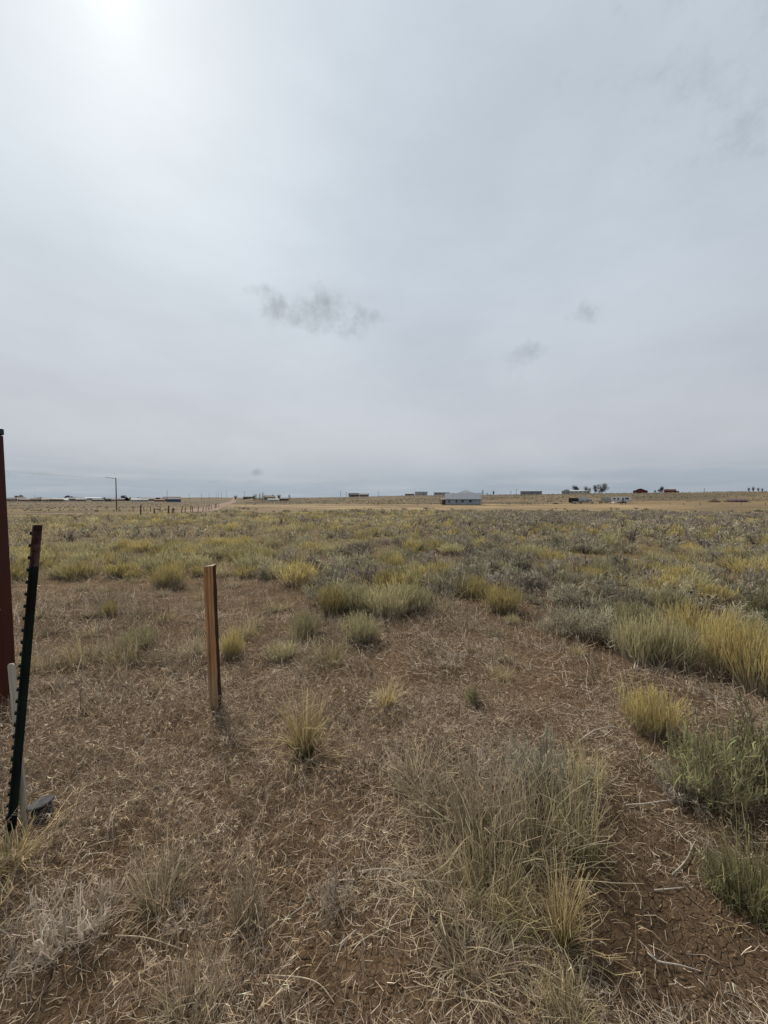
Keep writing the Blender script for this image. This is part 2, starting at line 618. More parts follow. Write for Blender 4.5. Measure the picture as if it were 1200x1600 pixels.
def building(name, label, cat, px, Y, w, d, hw, hr, wall, roof, turn=0.0, kind='gable', wins=(), door=None, over=.4, group=None,
             frame=None, chimney=None, sink=.6):
    """a house or shed: long side w towards the viewer, wall height hw, roof rise hr"""
    p = along(px, Y)
    root = thing(name, p, turn - math.atan2(p[0], p[1]), label, cat, group)
    W2, D2 = w / 2, d / 2
    m = MB()
    if kind == 'gable':
        m.prism([(-D2, -sink), (D2, -sink), (D2, hw), (0, hw + hr), (-D2, hw)], -W2, W2)
        m.build('wall', wall, root)
        s = hr / D2
        t = .18
        r = MB()
        r.prism([(-D2 - over, hw - over * s + .02), (0, hw + hr + .02), (0, hw + hr + t), (-D2 - over, hw - over * s + t)], -W2 - over, W2 + over)
        r.prism([(D2 + over, hw - over * s + .02), (0, hw + hr + .02), (0, hw + hr + t), (D2 + over, hw - over * s + t)][::-1], -W2 - over, W2 + over)
        ro = r.build('roof', roof, root)
    elif kind == 'end':        # gable end towards the viewer
        m.prism([(-W2, -sink), (W2, -sink), (W2, hw), (0, hw + hr), (-W2, hw)][::-1], -D2, D2, 'y')
        m.build('wall', wall, root)
        s = hr / W2
        t = .18
        r = MB()
        r.prism([(-W2 - over, hw - over * s + .02), (0, hw + hr + .02), (0, hw + hr + t), (-W2 - over, hw - over * s + t)], -D2 - over, D2 + over, 'y')
        r.prism([(W2 + over, hw - over * s + .02), (0, hw + hr + .02), (0, hw + hr + t), (W2 + over, hw - over * s + t)], -D2 - over, D2 + over, 'y')
        ro = r.build('roof', roof, root)
    elif kind == 'hip':
        m.box(-W2, W2, -D2, D2, -sink, hw).build('wall', wall, root)
        a, b = W2 + over, D2 + over
        k = max(a - b, .4)
        r = MB().add([(-a, -b, hw + .02), (a, -b, hw + .02), (a, b, hw + .02), (-a, b, hw + .02), (-k, 0, hw + hr), (k, 0, hw + hr)],
                     [(3, 2, 1, 0), (0, 1, 5, 4), (1, 2, 5), (2, 3, 4, 5), (3, 0, 4)])
        ro = r.build('roof', roof, root)
    elif kind == 'flat':
        m.box(-W2, W2, -D2, D2, -sink, hw).build('wall', wall, root)
        ro = MB().prism([(-D2 - over, hw + .02), (D2 + over, hw + hr), (D2 + over, hw + hr + .15), (-D2 - over, hw + .17)], -W2 - over, W2 + over).build('roof', roof, root)
    elif kind == 'arch':
        arc = [(-D2 * math.cos(a), hw + hr * math.sin(a)) for a in np.linspace(0, math.pi, 11)]
        m.prism([(-D2, -sink)] + arc + [(D2, -sink)], -W2, W2).build('wall', wall, root)
        arc2 = [(-(D2 + .15) * math.cos(a), hw + .03 + (hr + .12) * math.sin(a)) for a in np.linspace(0, math.pi, 11)]
        ro = MB().prism(arc2, -W2 - .3, W2 + .3).build('roof', roof, root)
    elif kind == 'monitor':    # barn with a raised middle, gable end towards the viewer
        q = W2 * .42
        m.prism([(-W2, -sink), (-W2, hw), (-q, hw + hr * .45), (-q, hw + hr * .62), (0, hw + hr), (q, hw + hr * .62), (q, hw + hr * .45), (W2, hw), (W2, -sink)], -D2, D2, 'y')
        m.build('wall', wall, root)
        r = MB()
        for s in (-1, 1):
            r.prism([(s * (W2 + over), hw - .1), (s * (q - .02), hw + hr * .47), (s * (q - .02), hw + hr * .47 + .16), (s * (W2 + over), hw + .06)], -D2 - over, D2 + over, 'y')
            r.prism([(s * (q + over), hw + hr * .58), (0, hw + hr + .02), (0, hw + hr + .18), (s * (q + over), hw + hr * .58 + .16)], -D2 - over, D2 + over, 'y')
        ro = r.build('roof', roof, root)
    for x, z, ww, wh in wins:
        opening(root, 'window', x * w, z, ww, wh, -D2, frame or TRIM, GLASS)
    if door:
        opening(root, 'door', door[0] * w, .1, door[1], door[2], -D2, frame or TRIM, door[3])
    if chimney:
        MB().box(chimney[0] * w - .3, chimney[0] * w + .3, -.3, .3, hw, hw + hr + .9).build('chimney', plain((.25, .2, .18)), ro)
    return root


WHITE, PALE, BEIGE, TANW = plain((.62, .62, .60)), plain((.48, .48, .46)), plain((.36, .31, .25)), plain((.27, .20, .14))
GREYR, BROWNR, DARKR, REDR, MAR = plain((.24, .25, .27)), plain((.16, .11, .08)), plain((.045, .045, .05)), plain((.18, .05, .035)), plain((.12, .05, .045))
REDW = plain((.17, .02, .015))
STEEL, STEELR = plain((.36, .41, .47), .6, .0), plain((.23, .245, .275), .6, .0)
BLUE = plain((.06, .10, .17))
DOORD = plain((.08, .07, .07))

# the grey shed-house in the middle
hs = building('house', 'long grey metal-sided house with four small windows beyond the tan field', 'house', 723, 165, 14.6, 9.0, 2.35, 2.55,
              STEEL, STEELR, .02, 'gable', [(-.40, .85, .5, 1.15), (-.19, .85, .5, 1.15), (-.01, 1.05, 1.0, .85), (.21, 1.05, 1.0, .85)], (.43, .9, 1.9, PALE), .35,
              frame=plain((.30, .32, .34)))
porch = MB()
porch.prism([(-3.6, 2.2), (1.2, 2.55), (1.2, 2.67), (-3.6, 2.32)], -9.6, -7.68)
porch.build('porch_roof', plain((.25, .25, .26)), hs)
for yy in (-3.3, -1.4, .8):
    MB().box(-9.45, -9.3, yy, yy + .15, -.4, 2.2).build('porch_post', plain((.13, .10, .08)), hs)
MB().box(-8.9, -7.32, -1.8, 1.0, -.4, 2.1).build('porch_wall', plain((.09, .085, .08)), hs)
MB().box(-7.5, 7.5, -4.56, -4.3, -.5, .12).build('foundation', plain((.10, .09, .085)), hs)
MB().box(-7.45, 7.45, -4.54, -4.4, 2.02, 2.16).build('eave_board', plain((.07, .075, .08)), hs)
MB().box(-1.3, -1.15, -.2, .2, 4.9, 5.3).build('roof_vent', STEELR, hs)
building('house', 'grey hip-roofed house peeking over the long grey house', 'house', 728, 230, 11.0, 11, 4.2, 2.2, PALE, GREYR, 0, 'hip', [(.2, 3.5, 1, 1)])

# ridge line, middle
building('barn', 'pale metal barn with rounded roof on the ridge left of the grey house', 'barn', 658, 335, 10.5, 8, 2.4, 1.6, PALE, plain((.36, .41, .43)), .05, 'arch', [(.2, .9, 1, 1)])
building('shed', 'low pale shed beside the rounded-roof barn on the ridge', 'shed', 640, 337, 8.5, 6, 1.5, .7, BEIGE, plain((.40, .41, .40)), 0, 'flat', [(0, .7, .8, .6)])
building('house', 'long white low building on the ridge just behind the grey house', 'house', 690, 336, 13.6, 7, 2.3, .5, PALE, plain((.35, .37, .39)), 0, 'flat',
         [(-.35, 1.0, 1, .8), (-.1, 1.0, 1, .8), (.2, 1.0, 1, .8)])
building('house', 'dark gable-roofed house on the skyline left of centre', 'house', 553, 347, 8.4, 7, 1.7, 1.6, plain((.13, .12, .12)), DARKR, .2, 'gable', [(.1, .8, 1, .8)])
building('house', 'low tan house joined to the skyline beside the dark gable-roofed house', 'house', 569, 349, 7.8, 7, 1.8, 1.0, TANW, plain((.22, .20, .18)), -.1, 'gable', [(0, .8, 1, .8)])
building('shed', 'long grey flat-roofed shed on the ridge right of the grey house', 'shed', 829.5, 338, 17.8, 8, 2.9, .3, plain((.30, .31, .31)), plain((.26, .27, .28)), 0, 'flat',
         [(-.3, 1, 1, .8), (.3, 1, 1, .8)], (.05, 2.4, 2.2, plain((.22, .22, .23))))
building('barn', 'pale open-fronted gable barn beside the white farmhouse on the ridge', 'barn', 885, 345, 8.2, 10, 2.5, 1.5, plain((.42, .43, .45)), plain((.5, .52, .54)), 0, 'end', [(-.2, .8, .8, 1)], (.1, 2.4, 2.0, plain((.30, .30, .31))))
building('house', 'white long farmhouse under trees on the ridge at right', 'house', 906, 333, 15.6, 8, 2.2, 1.0, WHITE, plain((.46, .47, .48)), 0, 'gable',
         [(-.4, .9, .9, .9), (-.2, .9, .9, .9), (.02, .9, .9, .9), (.25, .9, .9, .9)], (.4, .9, 1.9, DOORD))
building('barn', 'dark red barn with raised middle roof alone on the ridge', 'barn', 1000, 329, 10.4, 9, 2.0, 1.9, REDW, plain((.07, .012, .010)), 0, 'monitor', [(-.32, .8, .7, .7)], (.02, 2.2, 1.9, plain((.10, .015, .012))))
building('house', 'dark red house beside the dark tree on the ridge', 'house', 1046, 329, 7.6, 7, 1.7, 1.3, REDW, plain((.075, .014, .011)), .1, 'gable', [(.1, .7, .8, .7)])
building('shed', 'small dark lean-to right of the dark red house on the ridge', 'shed', 1056, 330, 3.8, 4, 1.2, .3, plain((.06, .05, .05)), DARKR, 0, 'flat', [], (0, 1.2, 1.0, DOORD), over=.15)
building('shed', 'long low shed with a maroon roof on the slope at far right', 'shed', 1153, 205, 7.2, 4, .6, .9, plain((.16, .12, .12)), plain((.13, .07, .075)), -.15, 'flat', [], (-.2, 1.0, .5, DOORD))

# left of centre
building('house', 'brown-roofed house behind the three conifers', 'house', 421.5, 330, 8.6, 7, 2.2, 1.6, plain((.28, .23, .19)), BROWNR, .1, 'gable', [(-.2, .9, 1, .9), (.2, .9, 1, .9)], chimney=(.3,))
building('shed', 'low white shed in front of the brown-roofed house', 'shed', 427, 290, 7.8, 4, 1.3, .5, WHITE, plain((.55, .55, .54)), 0, 'flat', [], (.2, 1.6, 1.1, PALE))
building('shed', 'dark low outbuilding right of the low white shed', 'shed', 444, 295, 7.0, 4, 1.3, .4, plain((.07, .06, .055)), DARKR, 0, 'flat', [(0, .5, .7, .5)])
building('house', 'dark low building left of the conifers by the track end', 'house', 388, 420, 10.5, 7, 1.8, .9, plain((.08, .075, .07)), plain((.10, .095, .09)), 0, 'gable', [(0, .8, 1, .7)])
building('house', 'dark red-roofed house behind the blue metal shed', 'house', 269, 420, 16.5, 9, 2.6, 2.4, plain((.10, .06, .055)), MAR, .1, 'gable', [(-.3, 1, 1.2, 1), (0, 1, 1.2, 1), (.3, 1, 1.2, 1)])
building('shed', 'dark blue metal shed below the red-roofed house', 'shed', 272, 330, 10.2, 6, 2.4, .4, BLUE, plain((.08, .12, .19)), 0, 'flat', [(.3, 1, .9, .8)], (-.2, 2.2, 2.0, plain((.05, .08, .13))))
building('house', 'white low house among trees left of the dirt track', 'house', 213, 350, 7.5, 6, 2.0, 1.2, WHITE, PALE, 0, 'gable', [(.2, .9, .9, .8)])
building('house', 'long pale house nearest the blue shed in the distant town', 'house', 224, 365, 8.0, 6, 1.9, 1.0, PALE, plain((.33, .33, .33)), -.1, 'gable', [(-.2, .9, .9, .8)])

# the town at far left: rows of small houses, each with its own look
town = [
    (16, 400, 9, 2.4, 1.5, BEIGE, BROWNR, 'gable', 'tan house with brown roof next to the red post'),
    (25, 430, 9, 2.4, 1.3, WHITE, plain((.40, .34, .30)), 'hip', 'white house with tan roof second from the red post'),
    (33, 470, 13, 3.0, 2.6, TANW, plain((.13, .11, .10)), 'hip', 'large tan house under a dark hip roof in the distant town'),
    (40, 410, 10, 2.0, 1.2, TANW, plain((.20, .15, .12)), 'gable', 'low brown house with a darker brown roof in the distant town'),
    (50, 440, 10, 2.3, 1.3, BEIGE, plain((.30, .26, .24)), 'gable', 'beige house with grey-brown roof in the distant town'),
    (56, 395, 7, 2.2, 1.2, plain((.28, .17, .11)), BROWNR, 'gable', 'small rust-brown house near the white gable in the distant town'),
    (66, 450, 12, 2.4, 1.2, plain((.30, .25, .22)), plain((.22, .19, .18)), 'gable', 'long taupe house in the distant town'),
    (74, 400, 9, 2.1, 1.3, plain((.42, .33, .27)), plain((.32, .25, .21)), 'gable', 'pinkish tan house in the distant town'),
    (83, 470, 14, 2.8, 1.6, BEIGE, plain((.36, .33, .31)), 'hip', 'wide beige house behind the pinkish tan house'),
    (88, 405, 11, 2.2, .8, plain((.18, .15, .09)), plain((.14, .115, .07)), 'flat', 'olive-brown flat-roofed building in the distant town'),
    (98, 420, 10.5, 1.7, 1.7, WHITE, plain((.72, .72, .70)), 'gable', 'bright white-roofed house in the distant town'),
    (115, 460, 12, 3.0, 1.4, plain((.33, .28, .24)), plain((.20, .17, .16)), 'gable', 'greyish tan house right of the bright white roof'),
    (127, 430, 9, 2.2, 1.0, plain((.25, .22, .19)), plain((.32, .30, .29)), 'gable', 'grey-roofed brown house in the middle of the distant town'),
    (146, 560, 19, 3.4, .9, PALE, plain((.60, .62, .64)), 'flat', 'long pale metal-roofed building behind the other houses in the town'),
    (153, 440, 10, 2.0, 1.0, plain((.20, .22, .21)), plain((.16, .18, .18)), 'gable', 'grey-green house below the long pale building'),
    (169, 400, 5, 2.5, .8, plain((.05, .045, .045)), DARKR, 'flat', 'small black shed left of the tall wooden pole'),
    (177, 450, 10, 2.2, 1.2, plain((.38, .33, .29)), plain((.28, .24, .22)), 'gable', 'pale tan house directly behind the tall wooden pole'),
    (192, 480, 12, 2.4, 1.2, plain((.34, .28, .23)), plain((.19, .15, .13)), 'gable', 'tan house with dark brown roof right of the tall wooden pole'),
    (240, 520, 13, 2.4, 1.0, plain((.20, .17, .14)), plain((.15, .12, .11)), 'gable', 'brown low house between the white house and the red-roofed house'),
    (250, 400, 9, 1.6, .6, plain((.22, .12, .07)), plain((.19, .11, .07)), 'flat', 'rusty brown low shed left of the blue shed'),
]
for i, (px, Y, wd, hw, hr, wm, rm, kd, lb) in enumerate(town):
    building('house' if kd != 'flat' else 'shed', lb, 'house' if kd != 'flat' else 'shed', px, Y, wd, wd * .6, hw, hr, wm, rm, (i % 5 - 2) * .12, kd,
             [(-.25, .9, 1, .9), (.25, .9, 1, .9)], (.02, .9, 1.7, DOORD), group='houses of the distant town')


# ================================================================== TREES ON THE SKYLINE
rng = np.random.default_rng(5)


def ribbons(P, az, lean, L, W, curve, nseg, c0, c1, wob=.25, taper=.8, twist=None, rng=rng, floor=.004, exp=1.0, cexp=1.0, kink=0.0):
    n = len(P)
    t = np.arange(nseg + 1) / nseg
    pts = np.zeros((n, nseg + 1, 3))
    pts[:, 0] = P
    a = az.copy()
    kk = np.where(rng.uniform(0, 1, n) < kink, rng.integers(1, nseg + 1, n), 99)
    ka = rng.uniform(.5, 1.7, n)
    for k in range(nseg):
        th = lean + curve * ((k + .5) / nseg) ** exp + np.where(k >= kk, ka, 0)
        a = a + rng.normal(0, wob, n)
        d = np.stack([np.sin(th) * np.cos(a), np.sin(th) * np.sin(a), np.cos(th)], 1)
        pts[:, k + 1] = pts[:, k] + d * (L / nseg)[:, None]
    if floor is not None:
        pts[:, :, 2] = np.maximum(pts[:, :, 2], floor)
    tw = rng.uniform(0, math.pi, n) if twist is None else az + math.pi / 2 + rng.normal(0, twist, n)
    side = np.stack([np.cos(tw), np.sin(tw), np.zeros(n)], 1)
    wid = W[:, None] * (1 - taper * t[None]) * .5
    V = np.stack([pts - side[:, None] * wid[..., None], pts + side[:, None] * wid[..., None]], 2)   # n, k, 2, 3
    tc_ = t[None, :, None] ** cexp
    C = c0[:, None] * (1 - tc_) + c1[:, None] * tc_
    C = np.repeat(C[:, :, None], 2, 2)
    base = (np.arange(n) * (nseg + 1) * 2)[:, None] + (np.arange(nseg) * 2)[None]
    Q = np.stack([base, base + 1, base + 3, base + 2], -1).reshape(-1, 4)
    return V.reshape(-1, 3), Q, C.reshape(-1, 3), pts


def join(parts):
    V, Q, C, o = [], [], [], 0
    for v, q, c in parts:
        V.append(v)
        Q.append(q + o)
        C.append(c)
        o += len(v)
    return np.vstack(V), np.vstack(Q), np.vstack(C)


def cvar(n, c, v=.25, hue=.03, rng=rng):
    c = np.tile(np.array(c), (n, 1)) * rng.uniform(1 - v, 1 + v, n)[:, None]
    return np.clip(c * (1 + rng.normal(0, hue, (n, 3))), 0, .8)


BARK = mat_surface('bark', (.10, .08, .065), .9, 0, .3, 3, (1, 1, .2), .3)


def tree(name, label, px, Y, h, wd, kind, col, group=None):
    p = along(px, Y)
    e = thing(name, p, random.uniform(0, 6), label, 'tree', group)
    tm = MB()
    parts = []
    if kind == 'conifer':
        tm.tube([(0, 0, -.4), (0, 0, h * .5), (0, 0, h * .95)], [wd * .06, wd * .04, .02])
        n = 1500
        z = (rng.uniform(0, 1, n) ** 1.25) * .9 + .06
        rr = wd * .5 * (1 - z) ** .9 * rng.uniform(.25, 1.08, n) * (1 + .25 * np.sin(z * 40))
        a = rng.uniform(0, 6.283, n)
        P = np.stack([rr * np.cos(a), rr * np.sin(a), z * h], 1)
        v, q, c, _ = ribbons(P, a, np.full(n, 1.5), rng.uniform(.25, .6, n) * wd * .3, np.full(n, wd * .07), rng.uniform(.1, .6, n), 2, cvar(n, col), cvar(n, col), floor=None)
        parts.append((v, q, c))
    else:
        trunks = []

        def grow(p0, d, L, r, depth):
            p1 = p0 + d * L * .5 + Vector((random.uniform(-.06, .06), random.uniform(-.06, .06), 0)) * L
            p2 = p1 + (d + Vector((random.uniform(-.2, .2), random.uniform(-.2, .2), .1))).normalized() * L * .5
            tm.tube([p0, p1, p2], [r, r * .8, r * .6], 5, depth == 0)
            trunks.append((p2, d, depth))
            if depth < 3:
                for k in range(3 if depth < 2 else 2):
                    a = random.uniform(0, 6.283)
                    sp = .75 * wd / h
                    nd = (d + Vector((math.cos(a) * sp, math.sin(a) * sp, random.uniform(-.05, .35)))).normalized()
                    grow(p1.lerp(p2, random.uniform(.3, 1)), nd, L * random.uniform(.6, .8), r * .55, depth + 1)
        stems = 1 if kind == 'tree' else 3
        for s in range(stems):
            grow(Vector((random.uniform(-.15, .15) * wd * (stems > 1), 0, -.3)), Vector((random.uniform(-.2, .2), random.uniform(-.2, .2), 1)).normalized(), h * .36, h * .028, 0)
        n = 1600 if kind != 'bare' else 300
        d3 = rng.normal(0, 1, (n, 3))
        d3 /= np.linalg.norm(d3, axis=1)[:, None]
        if kind != 'bare':
            # several uneven clumps from near the ground to the top
            nc = 11
            cc3 = np.stack([rng.normal(0, .18 * wd, nc), rng.normal(0, .18 * wd, nc), np.linspace(.2, .84, nc) * h], 1)
            cr = rng.uniform(.16, .30, nc) * min(wd, h) * 1.1
            j = rng.integers(0, nc, n)
            P = cc3[j] + d3 * (cr[j] * rng.uniform(.2, 1.15, n) ** .6)[:, None]
            P[:, 2] = np.clip(P[:, 2], .08 * h, 1.02 * h)
            a = np.arctan2(d3[:, 1], d3[:, 0]) + rng.normal(0, 1, n)
            v, q, c, _ = ribbons(P, a, rng.uniform(.1, 1.9, n), rng.uniform(.5, 1.2, n) * wd * .10, np.full(n, wd * .05), rng.uniform(-.3, .6, n), 2, cvar(n, col, .35), cvar(n, col, .35), floor=None)
        else:
            d3[:, 2] = np.abs(d3[:, 2]) * .9 + .1
            lob = 1 + .25 * np.sin(np.arctan2(d3[:, 1], d3[:, 0]) * 3 + px)
            P = np.stack([rng.normal(0, .04 * wd, n), rng.normal(0, .04 * wd, n), rng.uniform(.05, .45, n) * h], 1)
            T = d3 * np.array([wd * .55, wd * .55, h * .78]) * (lob * rng.uniform(.55, 1.0, n))[:, None] + np.array([0, 0, h * .22])
            dv = T - P
            L = np.linalg.norm(dv, axis=1)
            v, q, c, _ = ribbons(P, np.arctan2(dv[:, 1], dv[:, 0]), np.arccos(np.clip(dv[:, 2] / L, -1, 1)) + .15, L, np.full(n, h * .009), np.full(n, -.3), 3, cvar(n, col, .3), cvar(n, col, .3), floor=None)
        parts.append((v, q, c))
    tm.build('trunk', BARK, e)
    V, Q, C = join(parts)
    link(bpy.data.objects.new('crown', np_mesh('crown', V, Q, C, M_FOLI)), e)
    return e


DKG, GRB, TW = (.022, .030, .018), (.06, .055, .035), (.13, .11, .09)
tree('conifer', 'dark pointed conifer, tallest and rightmost of three', 411, 325, 7.0, 3.8, 'conifer', DKG, 'three conifers')
tree('conifer', 'dark pointed conifer in the middle of three', 406, 326, 6.2, 3.4, 'conifer', DKG, 'three conifers')
tree('conifer', 'dark pointed conifer, leftmost of three', 400, 327, 5.8, 3.6, 'conifer', DKG, 'three conifers')
tree('bare_tree', 'spreading bare tree at the far end of the dirt track', 368.5, 430, 7.0, 6.5, 'bare', TW)
tree('bare_tree', 'thin bare tree just left of the three conifers', 397, 335, 6.0, 3.0, 'bare', TW)
tree('bare_tree', 'bare tree right of the brown-roofed house', 436, 330, 5.8, 4.0, 'bare', TW)
tree('conifer', 'small dark tree right of the dark low outbuilding', 452, 325, 4.4, 3.2, 'conifer', (.05, .05, .045))
tree('evergreen_tree', 'dark round evergreen behind the white farmhouse roof', 898.5, 338, 7.4, 6.6, 'tree', DKG)
tree('bare_tree', 'grey bare tree between white farmhouse and dark evergreen', 915, 330, 8.2, 5.5, 'bare', (.12, .11, .10))
tree('bare_tree', 'short grey bare tree at the right end of the white farmhouse', 921, 328, 6.2, 3.5, 'bare', (.12, .11, .10))
tree('evergreen_tree', 'dark upright evergreen right of the white farmhouse', 929.5, 328, 7.8, 4.2, 'tree', DKG)
tree('leafy_tree', 'wide olive-brown tree at the right of the farmhouse trees', 941, 328, 8.6, 7.4, 'tree', (.10, .085, .055))
tree('evergreen_tree', 'dark round evergreen between the two red buildings', 1032, 328, 5.4, 4.6, 'tree', DKG)
tree('bare_tree', 'low bare bush-like tree left of the dark evergreen by the red house', 1023, 329, 3.6, 3.2, 'bare', TW)
tree('bare_tree', 'bare tree rising behind the dark red house', 1042, 334, 5.0, 3.2, 'bare', TW)
for k, (px, h) in enumerate(((1169, 4.6), (1176, 5.2), (1184, 4.4), (1190, 3.6))):
    tree('bare_tree', ('leftmost', 'second and tallest', 'third', 'rightmost and shortest')[k] + ' of four bare trees on the far right skyline', px, 331, h, 2.4, 'bare', (.15, .135, .125), 'four bare trees on the right skyline')
tree('conifer', 'small dark conifer on the ridge right of the grey house', 754, 337, 4.6, 3.0, 'conifer', DKG)
tree('bare_tree', 'bare tree on the ridge standing right of the small conifer', 771, 338, 4.6, 2.6, 'bare', (.08, .07, .06))
tree('bare_tree', 'low bare bush on the ridge between conifer and bare tree', 761, 338, 2.4, 3.4, 'bare', TW)
for k, (px, Y, h, wd) in enumerate(((29, 500, 7.5, 9), (105, 480, 6.5, 9), (112, 470, 5.5, 8), (119, 490, 5.0, 5), (193, 520, 7.0, 9), (199, 470, 4.5, 8), (217, 480, 4.5, 6), (62, 520, 5.0, 6), (164, 505, 4.2, 8), (246, 520, 4.0, 9))):
    lb = ('behind the white house by the red post', 'largest, behind the bright white roof', 'low, right of the bright white roof', 'small, right of the dark pair', 'behind the tall wooden pole',
          'low, right of the tall wooden pole', 'beside the white low house', 'behind the beige house', 'beside the small black shed', 'behind the rusty shed')[k]
    tree('town_tree', 'dark rounded tree in the distant town, ' + lb, px, Y, h, wd, 'tree', (.03, .032, .024), 'trees of the distant town')


# ================================================================== POLES, POSTS, WIRE
POLEW = mat_surface('pole_wood', (.115, .088, .07), .9, 0, .3, 4, (1, 1, .1), .3)


def pole(label, px, Y, h, r=.14, arm=1.6, group='utility poles', base=None):
    p = along(px, Y) if base is None else base
    e = thing('utility_pole', p, -math.atan2(p[0], p[1]), label, 'pole', group)
    MB().tube([(0, 0, -.5), (0, 0, h)], [r, r * .7], 8).build('shaft', POLEW, e)
    if arm:
        MB().box(-arm / 2, arm / 2, -r - .1, -r + .02, h - .55, h - .4).build('crossarm', POLEW, e)
        for s in (-.45, .45, 0):
            MB().tube([(s * arm, -r - .04, h - .4 + .08 * (s == 0)), (s * arm, -r - .04, h - .2 + .3 * (s == 0))], .05, 6).build('insulator', GLASS, e)
    return e, p


pe, pp = pole('tall bare wooden pole standing at left beyond the scrub', 182, 84, 7.15, .13, 0)
MB().tube([(0, 0, 6.98), (-.9, 0, 7.14), (-1.9, 0, 7.22)], .045, 5).build('wire_bracket', POLEW, pe)
wl = []
a = Vector((pp[0] - .2, pp[1], pp[2] + 7.0))
b = Vector((pp[0] - 24, pp[1] - 22, pp[2] + 9.6))
for k in range(25):
    t = k / 24
    q = a.lerp(b, t)
    q.z -= 4 * .55 * t * (1 - t)
    wl.append(q)
wo = MB().tube(wl, .007, 4).build('overhead_wire', mat_surface('wire_metal', (.08, .08, .085), .6, .3, .1, 3))
tag(wo, 'thin overhead wire running left from the tall wooden pole', 'wire')
for px, Y, h, lb in ((261.4, 250, 8.6, 'grey utility pole in front of the red-roofed house'), (296, 420, 8.2, 'utility pole right of the red-roofed house'),
                     (315, 480, 9.0, 'second utility pole right of the red-roofed house'), (327, 520, 9.2, 'third utility pole right of the red-roofed house'),
                     (338, 560, 10, 'thin distant pole, fourth right of the red-roofed house'), (341.5, 600, 10, 'thin distant pole, fifth right of the red-roofed house'),
                     (346.5, 560, 10.5, 'thin distant pole, sixth right of the red-roofed house'), (354, 620, 11, 'thin distant pole, last before the bare track-end tree'),
                     (382, 425, 8.0, 'utility pole between track-end tree and conifers'), (532, 352, 5.4, 'left of two poles by the dark gable-roofed house'),
                     (541, 352, 4.5, 'right of two poles by the dark gable-roofed house'), (591, 352, 4.6, 'lone thin pole right of the skyline houses'),
                     (806.5, 340, 5.0, 'thin pole just left of the long grey shed'), (55, 470, 7.0, 'thin pole among the town houses near the red post'),
                     (798, 342, 3.2, 'short pole left of the thin pole by the grey shed'), (1100, 332, 3.6, 'short thin pole on the right skyline')):
    pole(lb, px, Y, h, .12 if Y < 300 else .16, 1.8 if Y > 300 else 0)

POSTW = mat_surface('fence_post_wood', (.075, .05, .038), .9, 0, .35, 5, (1, 1, .15), .3)


def fence_post(x, y, h, r, lean, label, group):
    z = float(H(x, y, False))
    o = MB().tube([(0, 0, -.5), (lean[0] * .5, lean[1] * .5, h * .5), (lean[0], lean[1], h)], [r, r * .95, r * .9], 7).build('fence_post', POSTW)
    o.location = (x, y, z)
    return tag(o, label, 'post', group)


ords = ['nearest', 'second', 'third', 'fourth', 'fifth', 'sixth', 'seventh', 'eighth', 'ninth', 'tenth', 'eleventh', 'twelfth', 'thirteenth', 'fourteenth', 'fifteenth', 'sixteenth']
for k in range(16):
    t = (k / 15) ** 1.15
    x, y = -26.5 - 21 * t + random.uniform(-.3, .3), 47 + 62 * t
    fence_post(x, y, 1.1 + random.uniform(-.2, .2), .065, (random.uniform(-.2, .2), 0), '%s dark wooden post of the fence row beside the dirt track' % ords[k], 'fence row along the dirt track')
for k, (px, Y, h) in enumerate(((262.7, 46, 1.25), (219.5, 47, 1.3), (241, 50, .9), (235, 70, 1.0), (250, 70, 1.0), (225, 72, .9), (208, 71, 1.0))):
    p = along(px, Y)
    fence_post(p[0], p[1], h, .09 if k < 3 else .06, (random.uniform(-.1, .1), 0),
               ('tallest dark post at the start of the track fence', 'dark leaning post left of the track fence', 'short stubby post between the two taller posts left of the track',
                'thin post second from right on the far side of the track', 'rightmost thin post on the far side of the track', 'third thin post on the far side of the track', 'leftmost thin post on the far side of the track')[k], 'posts left of the track')
for k, (px, Y, h) in enumerate(((753, 155, 1.5), (652, 158, 1.0), (792.5, 160, 1.3), (796, 162, 1.2), (817, 148, 1.3), (823.5, 150, 1.2), (830, 165, .9), (836, 168, .9), (842, 170, .9), (849, 172, .9),
                                (855, 178, 1.2), (877, 180, 1.3), (585, 156, .9), (590, 156, 1.0), (1094, 152, 1.2), (1047, 158, .9), (1068, 158, .9), (1128, 160, .9), (1158, 160, .9), (1196, 150, 1.2),
                                (1150, 198, 1.8), (1158, 198, 2.0), (1163, 199, 1.8), (1171, 199, 1.4))):
    p = along(px, Y)
    where = ('just right of the grey house', 'left of the grey house', 'left one of a pair right of the grey house', 'right one of a pair right of the grey house', 'below the left end of the grey shed', 'below the middle of the grey shed',
             'below the right part of the grey shed', 'right below the grey shed end', 'first past the grey shed', 'second past the grey shed', 'left of the dark low heap', 'right of the dark low heap',
             'left one of a pair below the skyline houses', 'right one of a pair below the skyline houses', 'left of the brown heaps', 'below the dark red house', 'right of the dark red house', 'below the brown heaps',
             'below the maroon-roofed shed', 'at the very right edge', 'leftmost of four behind the maroon-roofed shed', 'second of four behind the maroon-roofed shed', 'third of four behind the maroon-roofed shed', 'rightmost of four behind the maroon-roofed shed')[k]
    fence_post(p[0], p[1], h, .09, (random.uniform(-.06, .06), 0), 'small dark fence post ' + where, 'distant fence posts at the field edge')

# ================================================================== TRAILERS, TRUCK, HORSES
TYRE = mat_surface('tyre_rubber', (.02, .02, .02), .9, 0, .2, 4)
RIM = plain((.35, .35, .36), .4, .5)


def wheel(root, x, y, r=.36, wd=.24):
    t = MB().tube([(x, y - wd / 2, r), (x, y + wd / 2, r)], r, 14).build('wheel', TYRE, root)
    MB().tube([(x, y - wd / 2 - .02, r), (x, y + wd / 2 + .02, r)], r * .55, 10).build('rim', RIM, t)


